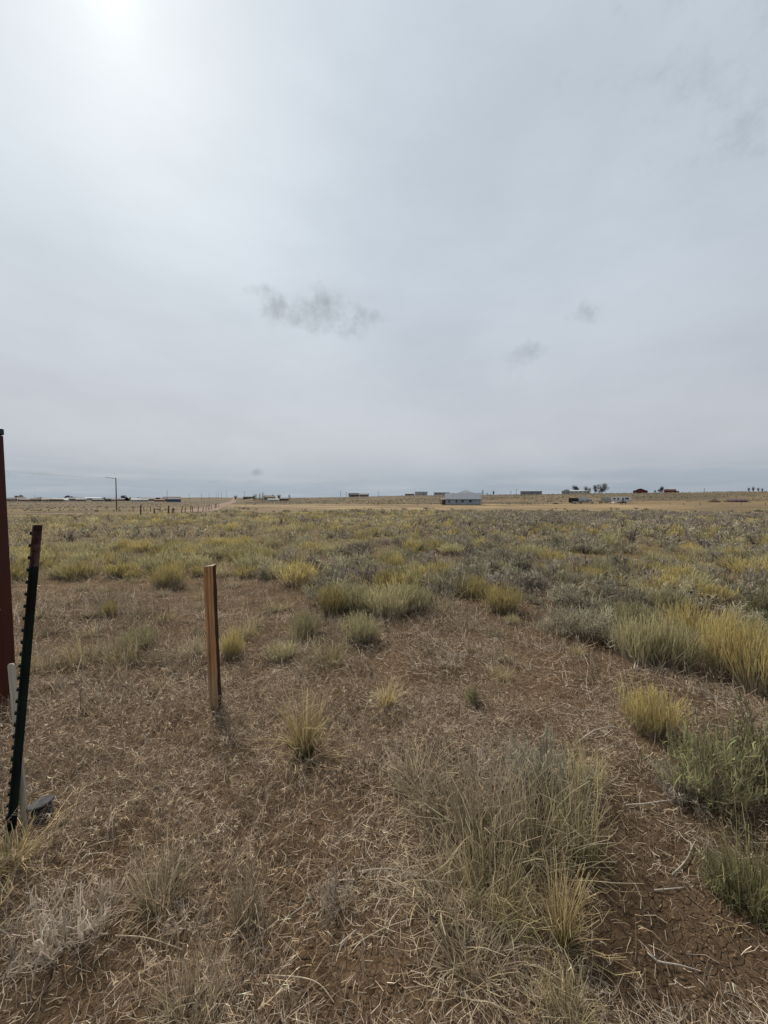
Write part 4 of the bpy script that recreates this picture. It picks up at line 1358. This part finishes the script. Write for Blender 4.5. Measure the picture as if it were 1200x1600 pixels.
# ---- plants that stand out in the foreground: kind, foot column, foot row, height and width in rows, label
hero = [
    ('rabbit', 520, 958, 54, 62, 'bright yellow-green rabbitbrush, leftmost of the row behind the bare patch'),
    ('rabbit_grey', 478, 990, 44, 60, 'small grey-green rabbitbrush in front of the bright yellow-green one'),
    ('rabbit_grey', 560, 956, 52, 66, 'dull yellow rabbitbrush right of the bright leftmost one in the row'),
    ('rabbit_grey', 606, 960, 56, 84, 'broad dark-footed rabbitbrush in the middle of the row'),
    ('rabbit_grey', 646, 955, 50, 66, 'soft grey-yellow rabbitbrush right of the broad dark-footed one'),
    ('grass_grey', 692, 953, 36, 64, 'silvery grey-green tuft low in the shrub row'),
    ('rabbit', 786, 956, 52, 64, 'golden rabbitbrush at the right end of the row'),
    ('rabbit', 745, 935, 40, 58, 'yellow rabbitbrush behind the golden one at the row end'),
    ('sage', 700, 930, 40, 80, 'pale grey sagebrush behind the silvery tuft'),
    ('rabbit', 262, 916, 42, 60, 'yellow-olive shrub standing left of the timber stake top'),
    ('rabbit', 362, 1028, 48, 46, 'small yellow-green tuft right behind the timber stake'),
    ('grass_grey', 290, 1028, 42, 60, 'grey-green tuft left of the timber stake'),
    ('grass_grey', 255, 1034, 40, 52, 'grey-green tuft with dark foot, second left of the timber stake'),
    ('grass_olive', 192, 1036, 48, 60, 'olive-green tuft halfway between T-post and timber stake'),
    ('grass_olive', 130, 1034, 50, 66, 'straw and olive tuft right of the T-post'),
    ('grass_grey', 75, 1045, 46, 70, 'grey tuft just right of the T-post'),
    ('rabbit', 172, 962, 26, 34, 'tiny bright green shrub on bare ground behind the weed stalks'),
    ('grass', 476, 1178, 118, 116, 'tall straw-coloured bunchgrass with dark green foot in the middle'),
    ('grass', 604, 1106, 44, 62, 'small straggly tuft with dark green foot right of the straw bunchgrass'),
    ('dead_mat', 698, 1040, 22, 62, 'pale flattened dead shrub on the bare patch'),
    ('sage_green', 738, 1098, 30, 30, 'tiny dark green sprout on the bare patch'),
    ('rabbit', 1016, 1142, 84, 92, 'green-yellow rounded tuft in front of the big golden shrubs'),
    ('rabbit_grey', 1000, 1030, 84, 96, 'grey-stemmed tall shrub left of the big golden shrubs'),
    ('rabbit_grey', 1050, 1040, 90, 100, 'grey-stemmed tall shrub touching the big golden shrubs'),
    ('rabbit', 1075, 1018, 90, 96, 'orange-yellow shrub behind the grey-stemmed tall shrubs'),
    ('rabbit', 1132, 1052, 112, 104, 'big golden broom-like shrub near the right edge'),
    ('rabbit', 1186, 1078, 124, 110, 'big golden broom-like shrub cut by the right edge'),
    ('sage_green', 1190, 968, 52, 84, 'dark green leafy shrub behind the golden shrub at right edge'),
    ('sage', 930, 1000, 62, 100, 'grey-green twiggy shrub at the right of the bare patch'),
    ('sage', 880, 990, 50, 90, 'grey twiggy shrub bordering the bare patch on the right'),
    ('rabbit_grey', 985, 985, 56, 90, 'pale olive shrub behind the grey-green twiggy one'),
    ('sage_green', 1110, 1250, 130, 150, 'grey-green leafy shrub low at the right edge'),
    ('sage_green', 1180, 1236, 130, 150, 'greener leafy shrub cut by the right edge'),
    ('sage_mauve', 1060, 1240, 52, 100, 'low twiggy dead shrub left of the leafy green shrubs'),
    ('sage_green', 1125, 1390, 60, 80, 'low green leafy sprig below the leafy shrubs'),
    ('grass_green', 1180, 1415, 140, 130, 'tall green and straw grass at the lower right edge'),
    ('grass_olive', 918, 1225, 84, 70, 'green-topped tuft at the right of the grey grass mass'),
    ('sage', 850, 1250, 110, 150, 'pale twiggy shrub at the back of the grey grass mass'),
    ('dead_mat', 790, 1225, 60, 150, 'pale tangled dead shrub behind the grey grass mass'),
    ('grass_grey', 760, 1320, 165, 170, 'tall grey bunchgrass, left heart of the grass mass'),
    ('grass_grey', 700, 1290, 120, 140, 'grey drooping bunchgrass on the left flank of the grass mass'),
    ('grass_grey', 830, 1330, 160, 150, 'tall grey bunchgrass in the centre of the grass mass'),
    ('grass_olive', 895, 1330, 165, 110, 'tall olive-straw bunchgrass, right side of the grass mass'),
    ('grass_olive', 765, 1405, 150, 120, 'upright olive bunchgrass at the front left of the grass mass'),
    ('grass_grey', 700, 1400, 90, 150, 'flattened grey bunchgrass spilling onto bare soil at left of the mass'),
    ('grass', 876, 1468, 150, 116, 'straw bunchgrass with green foot at the front of the mass'),
    ('grass_olive', 800, 1450, 90, 80, 'small olive tuft left of the front straw bunchgrass'),
    ('grass_grey', 735, 1500, 90, 140, 'low grey tuft at the front edge of the grass mass'),
    ('grass_grey', 650, 1230, 70, 120, 'low straw tuft left behind the grass mass'),
    ('grass_olive', 885, 1588, 96, 96, 'straw and green tuft at the bottom edge, right of centre'),
    ('dead_mat', 100, 1480, 92, 190, 'pale grey twiggy dead shrub in the lower left corner'),
    ('dead_mat', 150, 1440, 60, 110, 'grey dead shrub half behind the lower left dead shrub'),
    ('grass', 18, 1350, 56, 150, 'straw tuft bent to the right at the left edge below the T-post'),
    ('grass_grey', 385, 1445, 130, 76, 'upright dry brome tuft left of the bare soil'),
    ('grass_grey', 255, 1400, 110, 120, 'dry brome tuft below the trampled grass at left'),
    ('grass_grey', 300, 1590, 100, 130, 'dry brome tuft at the bottom edge left of centre'),
    ('dead_mat', 520, 1420, 40, 100, 'small tangle of dead twigs on the bare soil'),
    ('dead_mat', 300, 1440, 30, 90, 'flat tangle of dead twigs right of the lower left shrub'),
    ('grass_grey', 780, 1030, 22, 50, 'low grey tuft on the bare patch right of the pale dead shrub'),
    ('rabbit_grey', 440, 1028, 30, 56, 'low dull green shrub right of the timber stake'),
]
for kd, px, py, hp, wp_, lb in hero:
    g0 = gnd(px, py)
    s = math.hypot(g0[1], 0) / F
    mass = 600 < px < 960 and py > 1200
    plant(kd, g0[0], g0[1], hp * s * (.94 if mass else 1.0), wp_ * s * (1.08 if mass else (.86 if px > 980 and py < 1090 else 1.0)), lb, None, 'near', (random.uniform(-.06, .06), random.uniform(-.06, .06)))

# ---- the scrubland: jittered cells, denser behind the bare patch
BX = [-300, 0, 100, 250, 400, 450, 500, 800, 880, 950, 1100, 1200, 1600]
BY = [915, 910, 905, 912, 900, 935, 952, 955, 968, 985, 1000, 1010, 1040]
cand = []
for cell, r0, r1 in ((.40, 3.0, 13.0), (.58, 13.0, 30.0), (.85, 30.0, 92.0)):
    m = int(r1 * 1.2 / cell)
    gx, gy = np.meshgrid(np.arange(-m, m + 1), np.arange(0, int(r1 / cell) + 1))
    x = (gx.ravel() + rng.uniform(-.5, .5, gx.size)) * cell
    y = (gy.ravel() + rng.uniform(-.5, .5, gx.size)) * cell
    r = np.hypot(x, y)
    k = (r > r0) & (r <= r1) & (y > .5) & (np.abs(x) < y * 1.22 + 1.5)
    cand.append(np.stack([x[k], y[k]], 1))
cand = np.vstack(cand)
x, y = cand[:, 0], cand[:, 1]
px, py = project(x, y, H(x, y, False))
r = np.hypot(x, y)
yb = np.interp(px, BX, BY)
Yb = CAMZ * F / (yb - 780)
clump = fbm(x / 1.6, y / 1.6, 71, 3)
stray = (y > 2.0) & (y <= Yb) & (rng.uniform(0, 1, len(x)) < np.where(y > 3.3, .40, .07))
keep = (y > Yb) & (clump + rng.uniform(-.16, .16, len(x)) > .37 - .10 * sst(r, 8, 20))
# a thinner, grassier strip at the left between the fence and the scrub
keep &= ~((px < 420) & (r > 13) & (rng.uniform(0, 1, len(x)) < .35))
# ragged far edge towards the field
edge = 54 + 16 * (fbm(x / 8, y / 30, 77, 3) - .45) + 7 * sst(px, 600, 1000) - 6 * (1 - sst(px, 200, 420))
keep &= y < edge
keep |= stray
stray = stray[keep]
x, y, px, py, r = x[keep], y[keep], px[keep], py[keep], r[keep]
u = rng.uniform(0, 1, len(x)) + (fbm(x / 5, y / 5, 81, 3) - .5) * 1.1
right = sst(px, 480, 900)
far = sst(r, 12, 30)
p_sage = np.clip(.14 + .36 * right + .30 * far * sst(px, 450, 850), 0, .9)
p_grass = np.clip(.46 * (1 - sst(px, 300, 700)) + .16 + .1 * far * (1 - right), 0, .7)
kinds = np.where(u < p_sage, 'sage', np.where(u < p_sage + p_grass, 'grass_olive', 'rabbit')).astype(object)
v = rng.uniform(0, 1, len(x))
kinds[(kinds == 'sage') & (v < .25 + .5 * far * right)] = 'sage_mauve'
kinds[(kinds == 'rabbit') & (v < .5)] = 'rabbit_grey'
kinds[(kinds == 'grass_olive') & (v < .25)] = 'grass_grey'
kinds[stray] = np.where(v[stray] < .6, 'grass_grey', np.where(v[stray] < .85, 'grass_olive', 'rabbit_grey'))
hh = {'rabbit': .40, 'rabbit_grey': .38, 'sage': .34, 'sage_mauve': .38, 'grass_olive': .34, 'grass_grey': .34}
fam = {'rabbit': 'rabbit', 'rabbit_grey': 'rabbit', 'sage': 'sage', 'sage_mauve': 'sage', 'grass_olive': 'grass', 'grass_grey': 'grass'}
LOOK = {'rabbit': 'yellow-green rabbitbrush', 'rabbit_grey': 'dull olive rabbitbrush', 'sage': 'grey-green sagebrush', 'sage_mauve': 'dark mauve-grey sagebrush', 'grass_olive': 'straw-olive bunchgrass tuft', 'grass_grey': 'grey straw bunchgrass tuft'}
order = np.argsort(r)
count = {'rabbit': 0, 'sage': 0, 'grass': 0}
rest = {}
COLS = [(30, 'the red post'), (110, 'the white town roof'), (182, 'the tall wooden pole'), (268, 'the blue shed'), (345, 'the dirt track end'), (405, 'the three conifers'), (470, 'the brown-roofed house'),
        (555, 'the dark gable-roofed house'), (650, 'the rounded-roof barn'), (722, 'the grey house'), (828, 'the long grey shed'), (905, 'the box truck'), (968, 'the camper'), (1040, 'the dark red house'),
        (1120, 'the brown heaps'), (1185, 'the right-hand bare trees')]
made = {}
for i in order:
    kd = kinds[i]
    s = rng.uniform(.5, 1.2) if r[i] < 30 else rng.uniform(.7, 1.25)
    if stray[i]:
        s *= rng.uniform(.35, .7)
    h_ = hh[kd] * s * rng.uniform(.85, 1.15)
    w_ = SPEC[kd][1] * s * rng.uniform(.9, 1.35) * (1.25 if r[i] > 25 else 1.0)
    seen = -20 < px[i] < 1220
    if seen and count[fam[kd]] < 290 and r[i] < 40:
        count[fam[kd]] += 1
        col_ = min(COLS, key=lambda c: abs(c[0] - px[i]))[1]
        dist = 'at scrub front' if r[i] < 6.5 else ('near scrub front' if r[i] < 9 else ('in mid scrub' if r[i] < 12 else ('past mid scrub' if r[i] < 16 else 'far back')))
        size = 'small' if s < .75 else ('large' if s > .98 else 'mid-sized')
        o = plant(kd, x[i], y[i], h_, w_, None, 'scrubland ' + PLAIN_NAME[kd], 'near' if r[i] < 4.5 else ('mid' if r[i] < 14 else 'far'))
        made.setdefault('%s %s %s, below %s' % (size, LOOK[kd], dist, col_), []).append((px[i], o))
    else:
        rest.setdefault((kd, 'mid' if r[i] < 11 else 'far'), []).append((x[i], y[i], h_, w_))
for lb, L in made.items():
    L.sort(key=lambda t: t[0])
    n = len(L)
    w_ = [''] if n == 1 else (['left one, ', 'right one, '] if n == 2 else ['leftmost, '] + [ords[j] + ' from left, ' for j in range(1, n - 1)] + ['rightmost, '])
    for (_, o), q_ in zip(L, w_):
        o['label'] = q_ + lb


def scatter_mesh(table):
    parts = []
    for (kd, lod), L in table.items():
        vs = variants(kd, lod)
        A = np.array(L)
        pick = rng.integers(0, len(vs), len(A))
        for j, (v0, q0, c0) in enumerate(vs):
            B = A[pick == j]
            if not len(B):
                continue
            n, m = len(B), len(v0)
            a = rng.uniform(0, 6.28, n)
            rh, rw, _ = SPEC[kd]
            sx, sz = (B[:, 3] / rw)[:, None], (B[:, 2] / rh)[:, None]
            X = (v0[None, :, 0] * np.cos(a)[:, None] - v0[None, :, 1] * np.sin(a)[:, None]) * sx + B[:, 0:1]
            Y = (v0[None, :, 0] * np.sin(a)[:, None] + v0[None, :, 1] * np.cos(a)[:, None]) * sx + B[:, 1:2]
            Zz = v0[None, :, 2] * sz + H(B[:, 0], B[:, 1], False)[:, None]
            V = np.stack([X, Y, Zz], -1).reshape(-1, 3)
            Q = (q0[None] + (np.arange(n) * m)[:, None, None]).reshape(-1, 4)
            C = (c0[None] * rng.uniform(.6, 1.35, n)[:, None, None]).reshape(-1, 3)
            parts.append((V, Q, C))
    return join(parts)


V, Q, C = scatter_mesh(rest)
tag(link(bpy.data.objects.new('distant_scrub', np_mesh('distant_scrub', V, Q, C, M_FIBRE))), 'far rows of low scrub merging before the tan field', 'scrub', None, 'stuff')
print('SCRUB', count, {k: len(v) for k, v in rest.items()}, len(Q) * 2)

# sagebrush on the far hillside and scattered over the fields
table = {}
n = 12000
yy = rng.uniform(150, 350, n)
xx = yy * rng.uniform(-1.15, 1.15, n)
rr = np.hypot(xx, yy)
pq = pxq(xx, yy)
ok = (fbm(xx / 26, yy / 26, 91, 3) + rng.uniform(-.12, .12, n) > .47) & (yy > np.where(pq > 830, 208, 180)) & (pq > 380)
n2_ = 2600
y2 = rng.uniform(58, 420, n2_)
x2 = y2 * rng.uniform(-1.2, -.36, n2_)
ok2 = (fbm(x2 / 20, y2 / 20, 95, 3) > .5) & (np.abs(x2 + 8.2 + .378 * y2) > 6) & ((y2 > 72) | (y2 < 56))
n3_ = 1500
y3 = rng.uniform(50, 96, n3_)
x3 = y3 * rng.uniform(-.45, 1.15, n3_)
ok3 = fbm(x3 / 7, y3 / 7, 98, 3) + rng.uniform(-.1, .1, n3_) > .52 + .20 * sst(y3, 54, 84)
pts = [(a, b, .5) for a, b in zip(xx[ok], yy[ok])] + [(a, b, .32) for a, b in zip(x2[ok2], y2[ok2])] + [(a, b, .48) for a, b in zip(x3[ok3], y3[ok3])]
for a, b, h in pts:
    s = rng.uniform(.6, 1.35)
    table.setdefault(('sage_mauve' if rng.uniform() < .5 else 'sage', 'dot'), []).append((a, b, h * s, h * 2.1 * s))
V, Q, C = scatter_mesh(table)
tag(link(bpy.data.objects.new('hillside_scrub', np_mesh('hillside_scrub', V, Q, C, M_FIBRE))), 'dark dots of sagebrush over the far slope and fields', 'scrub', None, 'stuff')
print('HILL', len(pts), len(Q) * 2)


LID_XY = gnd(68, 1280)


# ---- litter, cheatgrass, clods
def wedge(n, r0, r1, power, ang=56):
    u = rng.uniform(0, 1, n)
    rr = (r0 ** power + u * (r1 ** power - r0 ** power)) ** (1 / power)
    a = np.radians(rng.uniform(-ang, ang, n))
    return rr * np.sin(a), rr * np.cos(a), rr


BARE = [(480, 1500, 120, 105, .95), (450, 1330, 70, 90, .75), (600, 1540, 120, 60, .65), (1085, 1480, 160, 140, .95), (960, 1400, 80, 160, .85), (900, 1060, 150, 38, .6), (1090, 1130, 110, 40, .6),
        (60, 1560, 130, 60, .8), (200, 1520, 120, 70, .75), (300, 920, 120, 16, .4), (420, 960, 60, 30, .4), (820, 1560, 60, 50, .6), (650, 1020, 130, 40, .25)]
CHEAT = [(200, 1180, 260, 110, 1.0), (120, 1330, 200, 90, .8), (330, 1250, 150, 120, .8), (300, 1330, 150, 70, .9), (60, 1150, 120, 90, .9), (560, 1180, 90, 90, .5), (640, 1190, 90, 60, .6),
         (390, 1390, 40, 80, .9), (330, 1560, 130, 60, .7), (560, 1260, 50, 60, .4), (730, 1170, 100, 50, .4), (30, 1010, 100, 40, .4), (200, 1060, 220, 30, .6)]


def blobs(px, py, B):
    s = np.zeros(len(px))
    for cx, cy, sx, sy, k in B:
        s = np.maximum(s, k * np.exp(-(((px - cx) / sx) ** 2 + ((py - cy) / sy) ** 2)))
    return s


STRAW = np.array([(.36, .29, .21), (.27, .205, .14), (.17, .125, .085), (.48, .405, .31), (.12, .085, .06), (.34, .295, .235), (.09, .068, .052), (.20, .165, .13), (.14, .105, .078)])


def straw(n, k=1.0, v=.25):
    return np.clip(STRAW[rng.integers(0, len(STRAW), n)] * rng.uniform(1 - v, 1 + v, n)[:, None] * k, 0, .7)


parts = []
# lying pieces
for n, r0, r1, pw, Lm, Wm in ((180000, .55, 4.2, 1.35, .046, .0018), (110000, 3.2, 10, 1.5, .080, .0044), (36000, 8, 26, 1.6, .16, .012)):
    x, y, rr = wedge(n, r0, r1, pw)
    px, py = project(x, y, H(x, y, False))
    den = (1 - blobs(px, py, BARE)) * (.34 + .9 * sst(fbm(x / .28, y / .28, 101, 3), .36, .6)) * (.40 + .75 * sst(fbm(x / .8, y / .8, 103, 3), .38, .58))
    k = (rng.uniform(0, 1, n) < den) & (np.hypot(x - LID_XY[0], y - LID_XY[1]) > .07)
    x, y = x[k], y[k]
    n = len(x)
    z = H(x, y) + rng.uniform(0, 1, n) ** 2 * Lm * .35
    c = straw(n, .92)
    L = Lm * rng.uniform(.35, 1.9, n)
    v_, q_, c_, _ = ribbons(np.stack([x, y, z], 1), rng.uniform(0, 6.28, n), rng.uniform(1.15, 1.75, n), L, Wm * rng.uniform(.6, 1.5, n), rng.normal(0, .4, n), 2, c, c * rng.uniform(.8, 1.15, n)[:, None], .55, .5, .9, rng=rng, floor=None)
    parts.append((v_, q_, c_))
V, Q, C = join(parts)
tag(link(bpy.data.objects.new('straw_litter', np_mesh('straw_litter', V, Q, C, M_FIBRE))), 'loose dry straw and stalk litter strewn over the soil', 'litter', None, 'stuff')
print('LITTER', len(Q) * 2)

parts = []
# short standing dry grass everywhere between the plants, nodding brome in the left foreground
for n, r0, r1, pw, hm, Wm, mode in ((44000, .7, 5.0, 1.4, .15, .0022, 'brome'), (24000, .6, 5.0, 1.4, .08, .0026, 'stub'), (80000, 3.2, 14, 1.45, .15, .0060, 'stub'), (64000, 12, 75, 1.35, .24, .020, 'stub')):
    x, y, rr = wedge(n, r0, r1, pw)
    if r1 > 50:
        kk = y < 56
        x, y = x[kk], y[kk]
        n = len(x)
    px, py = project(x, y, H(x, y, False))
    cl = sst(fbm(x / .22, y / .22, 111, 2), .38, .62)
    if mode == 'brome':
        den = np.clip(blobs(px, py, CHEAT) * (.25 + cl) + .04, 0, 1)
    else:
        den = (1 - .95 * blobs(px, py, BARE)) * (.3 + .7 * cl) * (.55 + .45 * sst(fbm(x / .8, y / .8, 103, 3), .36, .56))
    k = (rng.uniform(0, 1, n) < den) & (np.hypot(x - LID_XY[0], y - LID_XY[1] + .05) > .13)
    x, y = x[k], y[k]
    n = len(x)
    P = np.stack([x, y, H(x, y) - .004], 1)
    az = rng.normal(2.4, 1.4, n)
    if mode == 'brome':
        c0, c1 = straw(n, .8), straw(n, 1.15)
        L = hm * rng.uniform(.5, 1.5, n)
        v_, q_, c_, pts_ = ribbons(P, az, rng.uniform(0, .7, n), L, np.full(n, Wm), rng.uniform(.3, 1.9, n), 3, c0, c1, .2, .5, rng=rng, floor=None, exp=1.6)
        parts.append((v_, q_, c_))
        m = 6
        f = rng.uniform(0, 1, (n, m, 1))
        B = (pts_[:, 2:3] * (1 - f) + pts_[:, 3:4] * f).reshape(-1, 3)
        n_ = len(B)
        cs = np.clip(np.repeat(c1, m, 0) * np.array([1.08, 1.0, .92]) * rng.uniform(.6, 1.25, n_)[:, None], 0, .6)
        v_, q_, c_, _ = ribbons(B, np.repeat(az, m) + rng.normal(0, 1.1, n_), rng.uniform(.9, 2.5, n_), rng.uniform(.010, .026, n_), rng.uniform(.0009, .0021, n_) * (1 + .25 * np.repeat(np.hypot(x, y), m)), rng.uniform(0, .6, n_), 1, cs, cs, .2, .4, rng=rng, floor=None)
        parts.append((v_, q_, c_))
    else:
        rk = np.hypot(x, y)
        mixg = (sst(rk, 5, 14) * sst(fbm(x / 3, y / 3, 121, 3), .35, .6))[:, None]
        c1 = straw(n, 1.0) * (1 - mixg) + np.array([.31, .25, .125])[None] * rng.uniform(.7, 1.25, n)[:, None] * mixg
        v_, q_, c_, _ = ribbons(P, az, rng.uniform(0, 1.0, n), hm * rng.uniform(.4, 1.5, n), Wm * rng.uniform(.6, 1.3, n), rng.uniform(-.2, 1.0, n), 2, c1 * .7, c1, .3, .6, rng=rng, floor=None)
        parts.append((v_, q_, c_))
V, Q, C = join(parts)
tag(link(bpy.data.objects.new('dry_grass', np_mesh('dry_grass', V, Q, C, M_FIBRE))), 'short dry standing grass and nodding brome between the shrubs', 'grass', None, 'stuff')
print('GRASS', len(Q) * 2)

# crumbs and clods of earth
n = 16000
x, y, rr = wedge(n, .6, 5.5, 1.2)
px, py = project(x, y, H(x, y, False))
k = rng.uniform(0, 1, n) < .25 + blobs(px, py, BARE)
x, y = x[k], y[k]
n = len(x)
oct_v = np.array([(1, 0, 0), (.5, .87, 0), (-.5, .87, .1), (-1, 0, 0), (-.5, -.87, .1), (.5, -.87, 0), (.1, .1, .8), (0, 0, -.5)], float)
oct_f = [(i, (i + 1) % 6, 6, 6) for i in range(6)] + [((i + 1) % 6, i, 7, 7) for i in range(6)]
sz = .0022 + .006 * rng.uniform(0, 1, n) ** 4
jit = rng.uniform(.65, 1.35, (n, 8, 3))
a = rng.uniform(0, 6.28, n)
vv = oct_v[None] * jit * sz[:, None, None]
X = vv[..., 0] * np.cos(a)[:, None] - vv[..., 1] * np.sin(a)[:, None] + x[:, None]
Y = vv[..., 0] * np.sin(a)[:, None] + vv[..., 1] * np.cos(a)[:, None] + y[:, None]
V = np.stack([X, Y, vv[..., 2] + (H(x, y) + sz * .25)[:, None]], -1).reshape(-1, 3)
tri = np.array([f[:3] for f in oct_f])
Q = (tri[None] + (np.arange(n) * 8)[:, None, None]).reshape(-1, 3)
ec = np.array([.135, .088, .053])[None] * rng.uniform(.7, 1.5, n)[:, None]
pale = rng.uniform(0, 1, n) < .012
ec[pale] = (.36, .33, .29)
me = np_mesh('soil_crumbs', V, Q, np.repeat(ec, 8, 0), M_FOLI)
tag(link(bpy.data.objects.new('soil_crumbs', me)), 'crumbs and clods of brown earth with a few pale bits', 'soil', None, 'stuff')

# ---- single stalks and twigs
M_TWIG = mat_surface('grey_twig', (.34, .29, .23), .9, 0, .25, 20, (1, 1, .3), .2)
M_STALK = mat_surface('straw_stalk', (.40, .33, .23), .9, 0, .2, 20, (1, 1, .3), .2)


def twig(label, path, rad, lift=.01, mat=M_TWIG, forks=()):
    ps = [gnd(a, b) for a, b in path]
    o = MB()
    P = []
    for i, p in enumerate(ps):
        P.append(Vector((p[0], p[1], p[2] + rad + (lift if 0 < i < len(ps) - 1 else .002))))
    b = P[0].copy()
    # smooth the polyline
    Qp = []
    for i in range(len(P) - 1):
        p0, p1, p2, p3 = P[max(i - 1, 0)], P[i], P[i + 1], P[min(i + 2, len(P) - 1)]
        for k in range(4):
            t = k / 4
            Qp.append(.5 * ((2 * p1) + (p2 - p0) * t + (2 * p0 - 5 * p1 + 4 * p2 - p3) * t * t + (3 * p1 - p0 - 3 * p2 + p3) * t ** 3))
    Qp.append(P[-1])
    m = len(Qp)
    o.tube([q - b for q in Qp], [rad * (1 - .6 * i / m) for i in range(m)], 5)
    for fi, dx, dy in forks:
        q = Qp[int(fi * (m - 1))] - b
        o.tube([q, q + Vector((dx * .5, dy * .5, .015)), q + Vector((dx, dy, .02))], [rad * .6, rad * .5, rad * .2], 5)
    ob = o.build('fallen_twig', mat)
    ob.location = b
    tag(ob, label, 'twig')


twig('long pale curved twig lying left of the grey grass mass', [(558, 1366), (600, 1362), (640, 1370), (680, 1382), (722, 1380)], .0032, .015, forks=((.4, -.05, -.06), (.7, .06, -.05)))
twig('grey forked twig on the bare soil left of the lower right grass', [(1050, 1368), (1072, 1352), (1080, 1330), (1068, 1315), (1060, 1300)], .0034, .01, forks=((.4, .06, .04), (.8, -.05, .03)))
twig('short pale twig across the bare soil at right', [(1022, 1392), (1045, 1393), (1070, 1388)], .003, .008)
twig('long pale twig lying on the soil near the bottom right', [(1012, 1494), (1030, 1510), (1060, 1514), (1095, 1519)], .0032, .01, forks=((.3, -.03, .04),))
twig('broken pale stick on the bare soil below centre', [(531, 1478), (545, 1466), (557, 1454)], .004, .01)
twig('thin diagonal stalk across the soil below centre', [(548, 1480), (600, 1456), (645, 1438)], .0022, .012, M_STALK)
twig('thin pale stalk lying at the bottom, left of centre', [(415, 1526), (470, 1538), (500, 1550), (522, 1572)], .0022, .015, M_STALK)
twig('long straw stalk lying across the lower right corner', [(735, 1562), (770, 1574), (800, 1590)], .0024, .02, M_STALK)
twig('white bent twig in front of the big golden shrubs', [(978, 1262), (1010, 1264), (1050, 1258), (1075, 1252)], .0036, .02)
twig('long arching dead stalk right of the bare patch', [(905, 1012), (918, 1045), (916, 1080), (930, 1108)], .0026, .04, M_TWIG)
twig('pale sinuous twig lying across the dead shrubs right of centre', [(905, 1162), (930, 1152), (960, 1146), (985, 1150)], .0044, .03)
twig('curved brown twig on the soil left of centre', [(445, 1440), (470, 1428), (485, 1412)], .0026, .012)
twig('pale crooked twig on the bare patch middle', [(530, 1016), (560, 1012), (590, 1018)], .005, .02)
twig('pale stalk lying left in the trampled grass', [(173, 1230), (195, 1226), (215, 1228)], .003, .03, M_STALK)
twig('thin stalk crossing the soil of the lower left', [(180, 1462), (230, 1474), (285, 1488)], .0022, .014, M_STALK)


def weed(label, px, py, hp, n):
    p = gnd(px, py)
    s = p[1] / F
    h = hp * s
    rr_ = min(.0045, .011 * h)
    m = MB()
    for k in range(n):
        a = random.uniform(0, 6.28)
        d = Vector((math.cos(a) * .35, math.sin(a) * .35, 1)).normalized()
        L = h * random.uniform(.7, 1.0)
        q = [Vector((0, 0, -.02))]
        for j in range(4):
            d = (d + Vector((random.uniform(-.15, .15), random.uniform(-.15, .15), .03))).normalized()
            q.append(q[-1] + d * L / 4)
        m.tube(q, [rr_, rr_ * .9, rr_ * .7, rr_ * .5, rr_ * .25], 5)
        for j in (2, 3, 3, 4):
            a = random.uniform(0, 6.28)
            e2 = q[j] + Vector((math.cos(a) * .3, math.sin(a) * .3, .55)) * L * random.uniform(.2, .35)
            m.tube([q[j], q[j].lerp(e2, .5) + Vector((0, 0, .01)), e2], [rr_ * .6, rr_ * .45, rr_ * .2], 4)
    o = m.build('dead_weed', M_TWIG)
    o.location = tuple(p)
    tag(o, label, 'weed')


weed('tall pale branching weed stalk between T-post and timber stake', 162, 1030, 122, 2)
weed('thin pale weed stalk with one fork behind the grey-green tufts', 211, 986, 52, 1)
weed('pale weed skeleton right of the T-post, low', 92, 1082, 40, 2)
weed('broken straw-coloured weed standing on the lower right soil', 1100, 1540, 74, 3)
weed('dry straw sprig on the bare soil below centre', 568, 1540, 60, 2)
weed('dry straw sprig at the bottom edge right', 1050, 1598, 66, 2)
weed('pale dry sprig at the bottom left', 155, 1585, 50, 3)
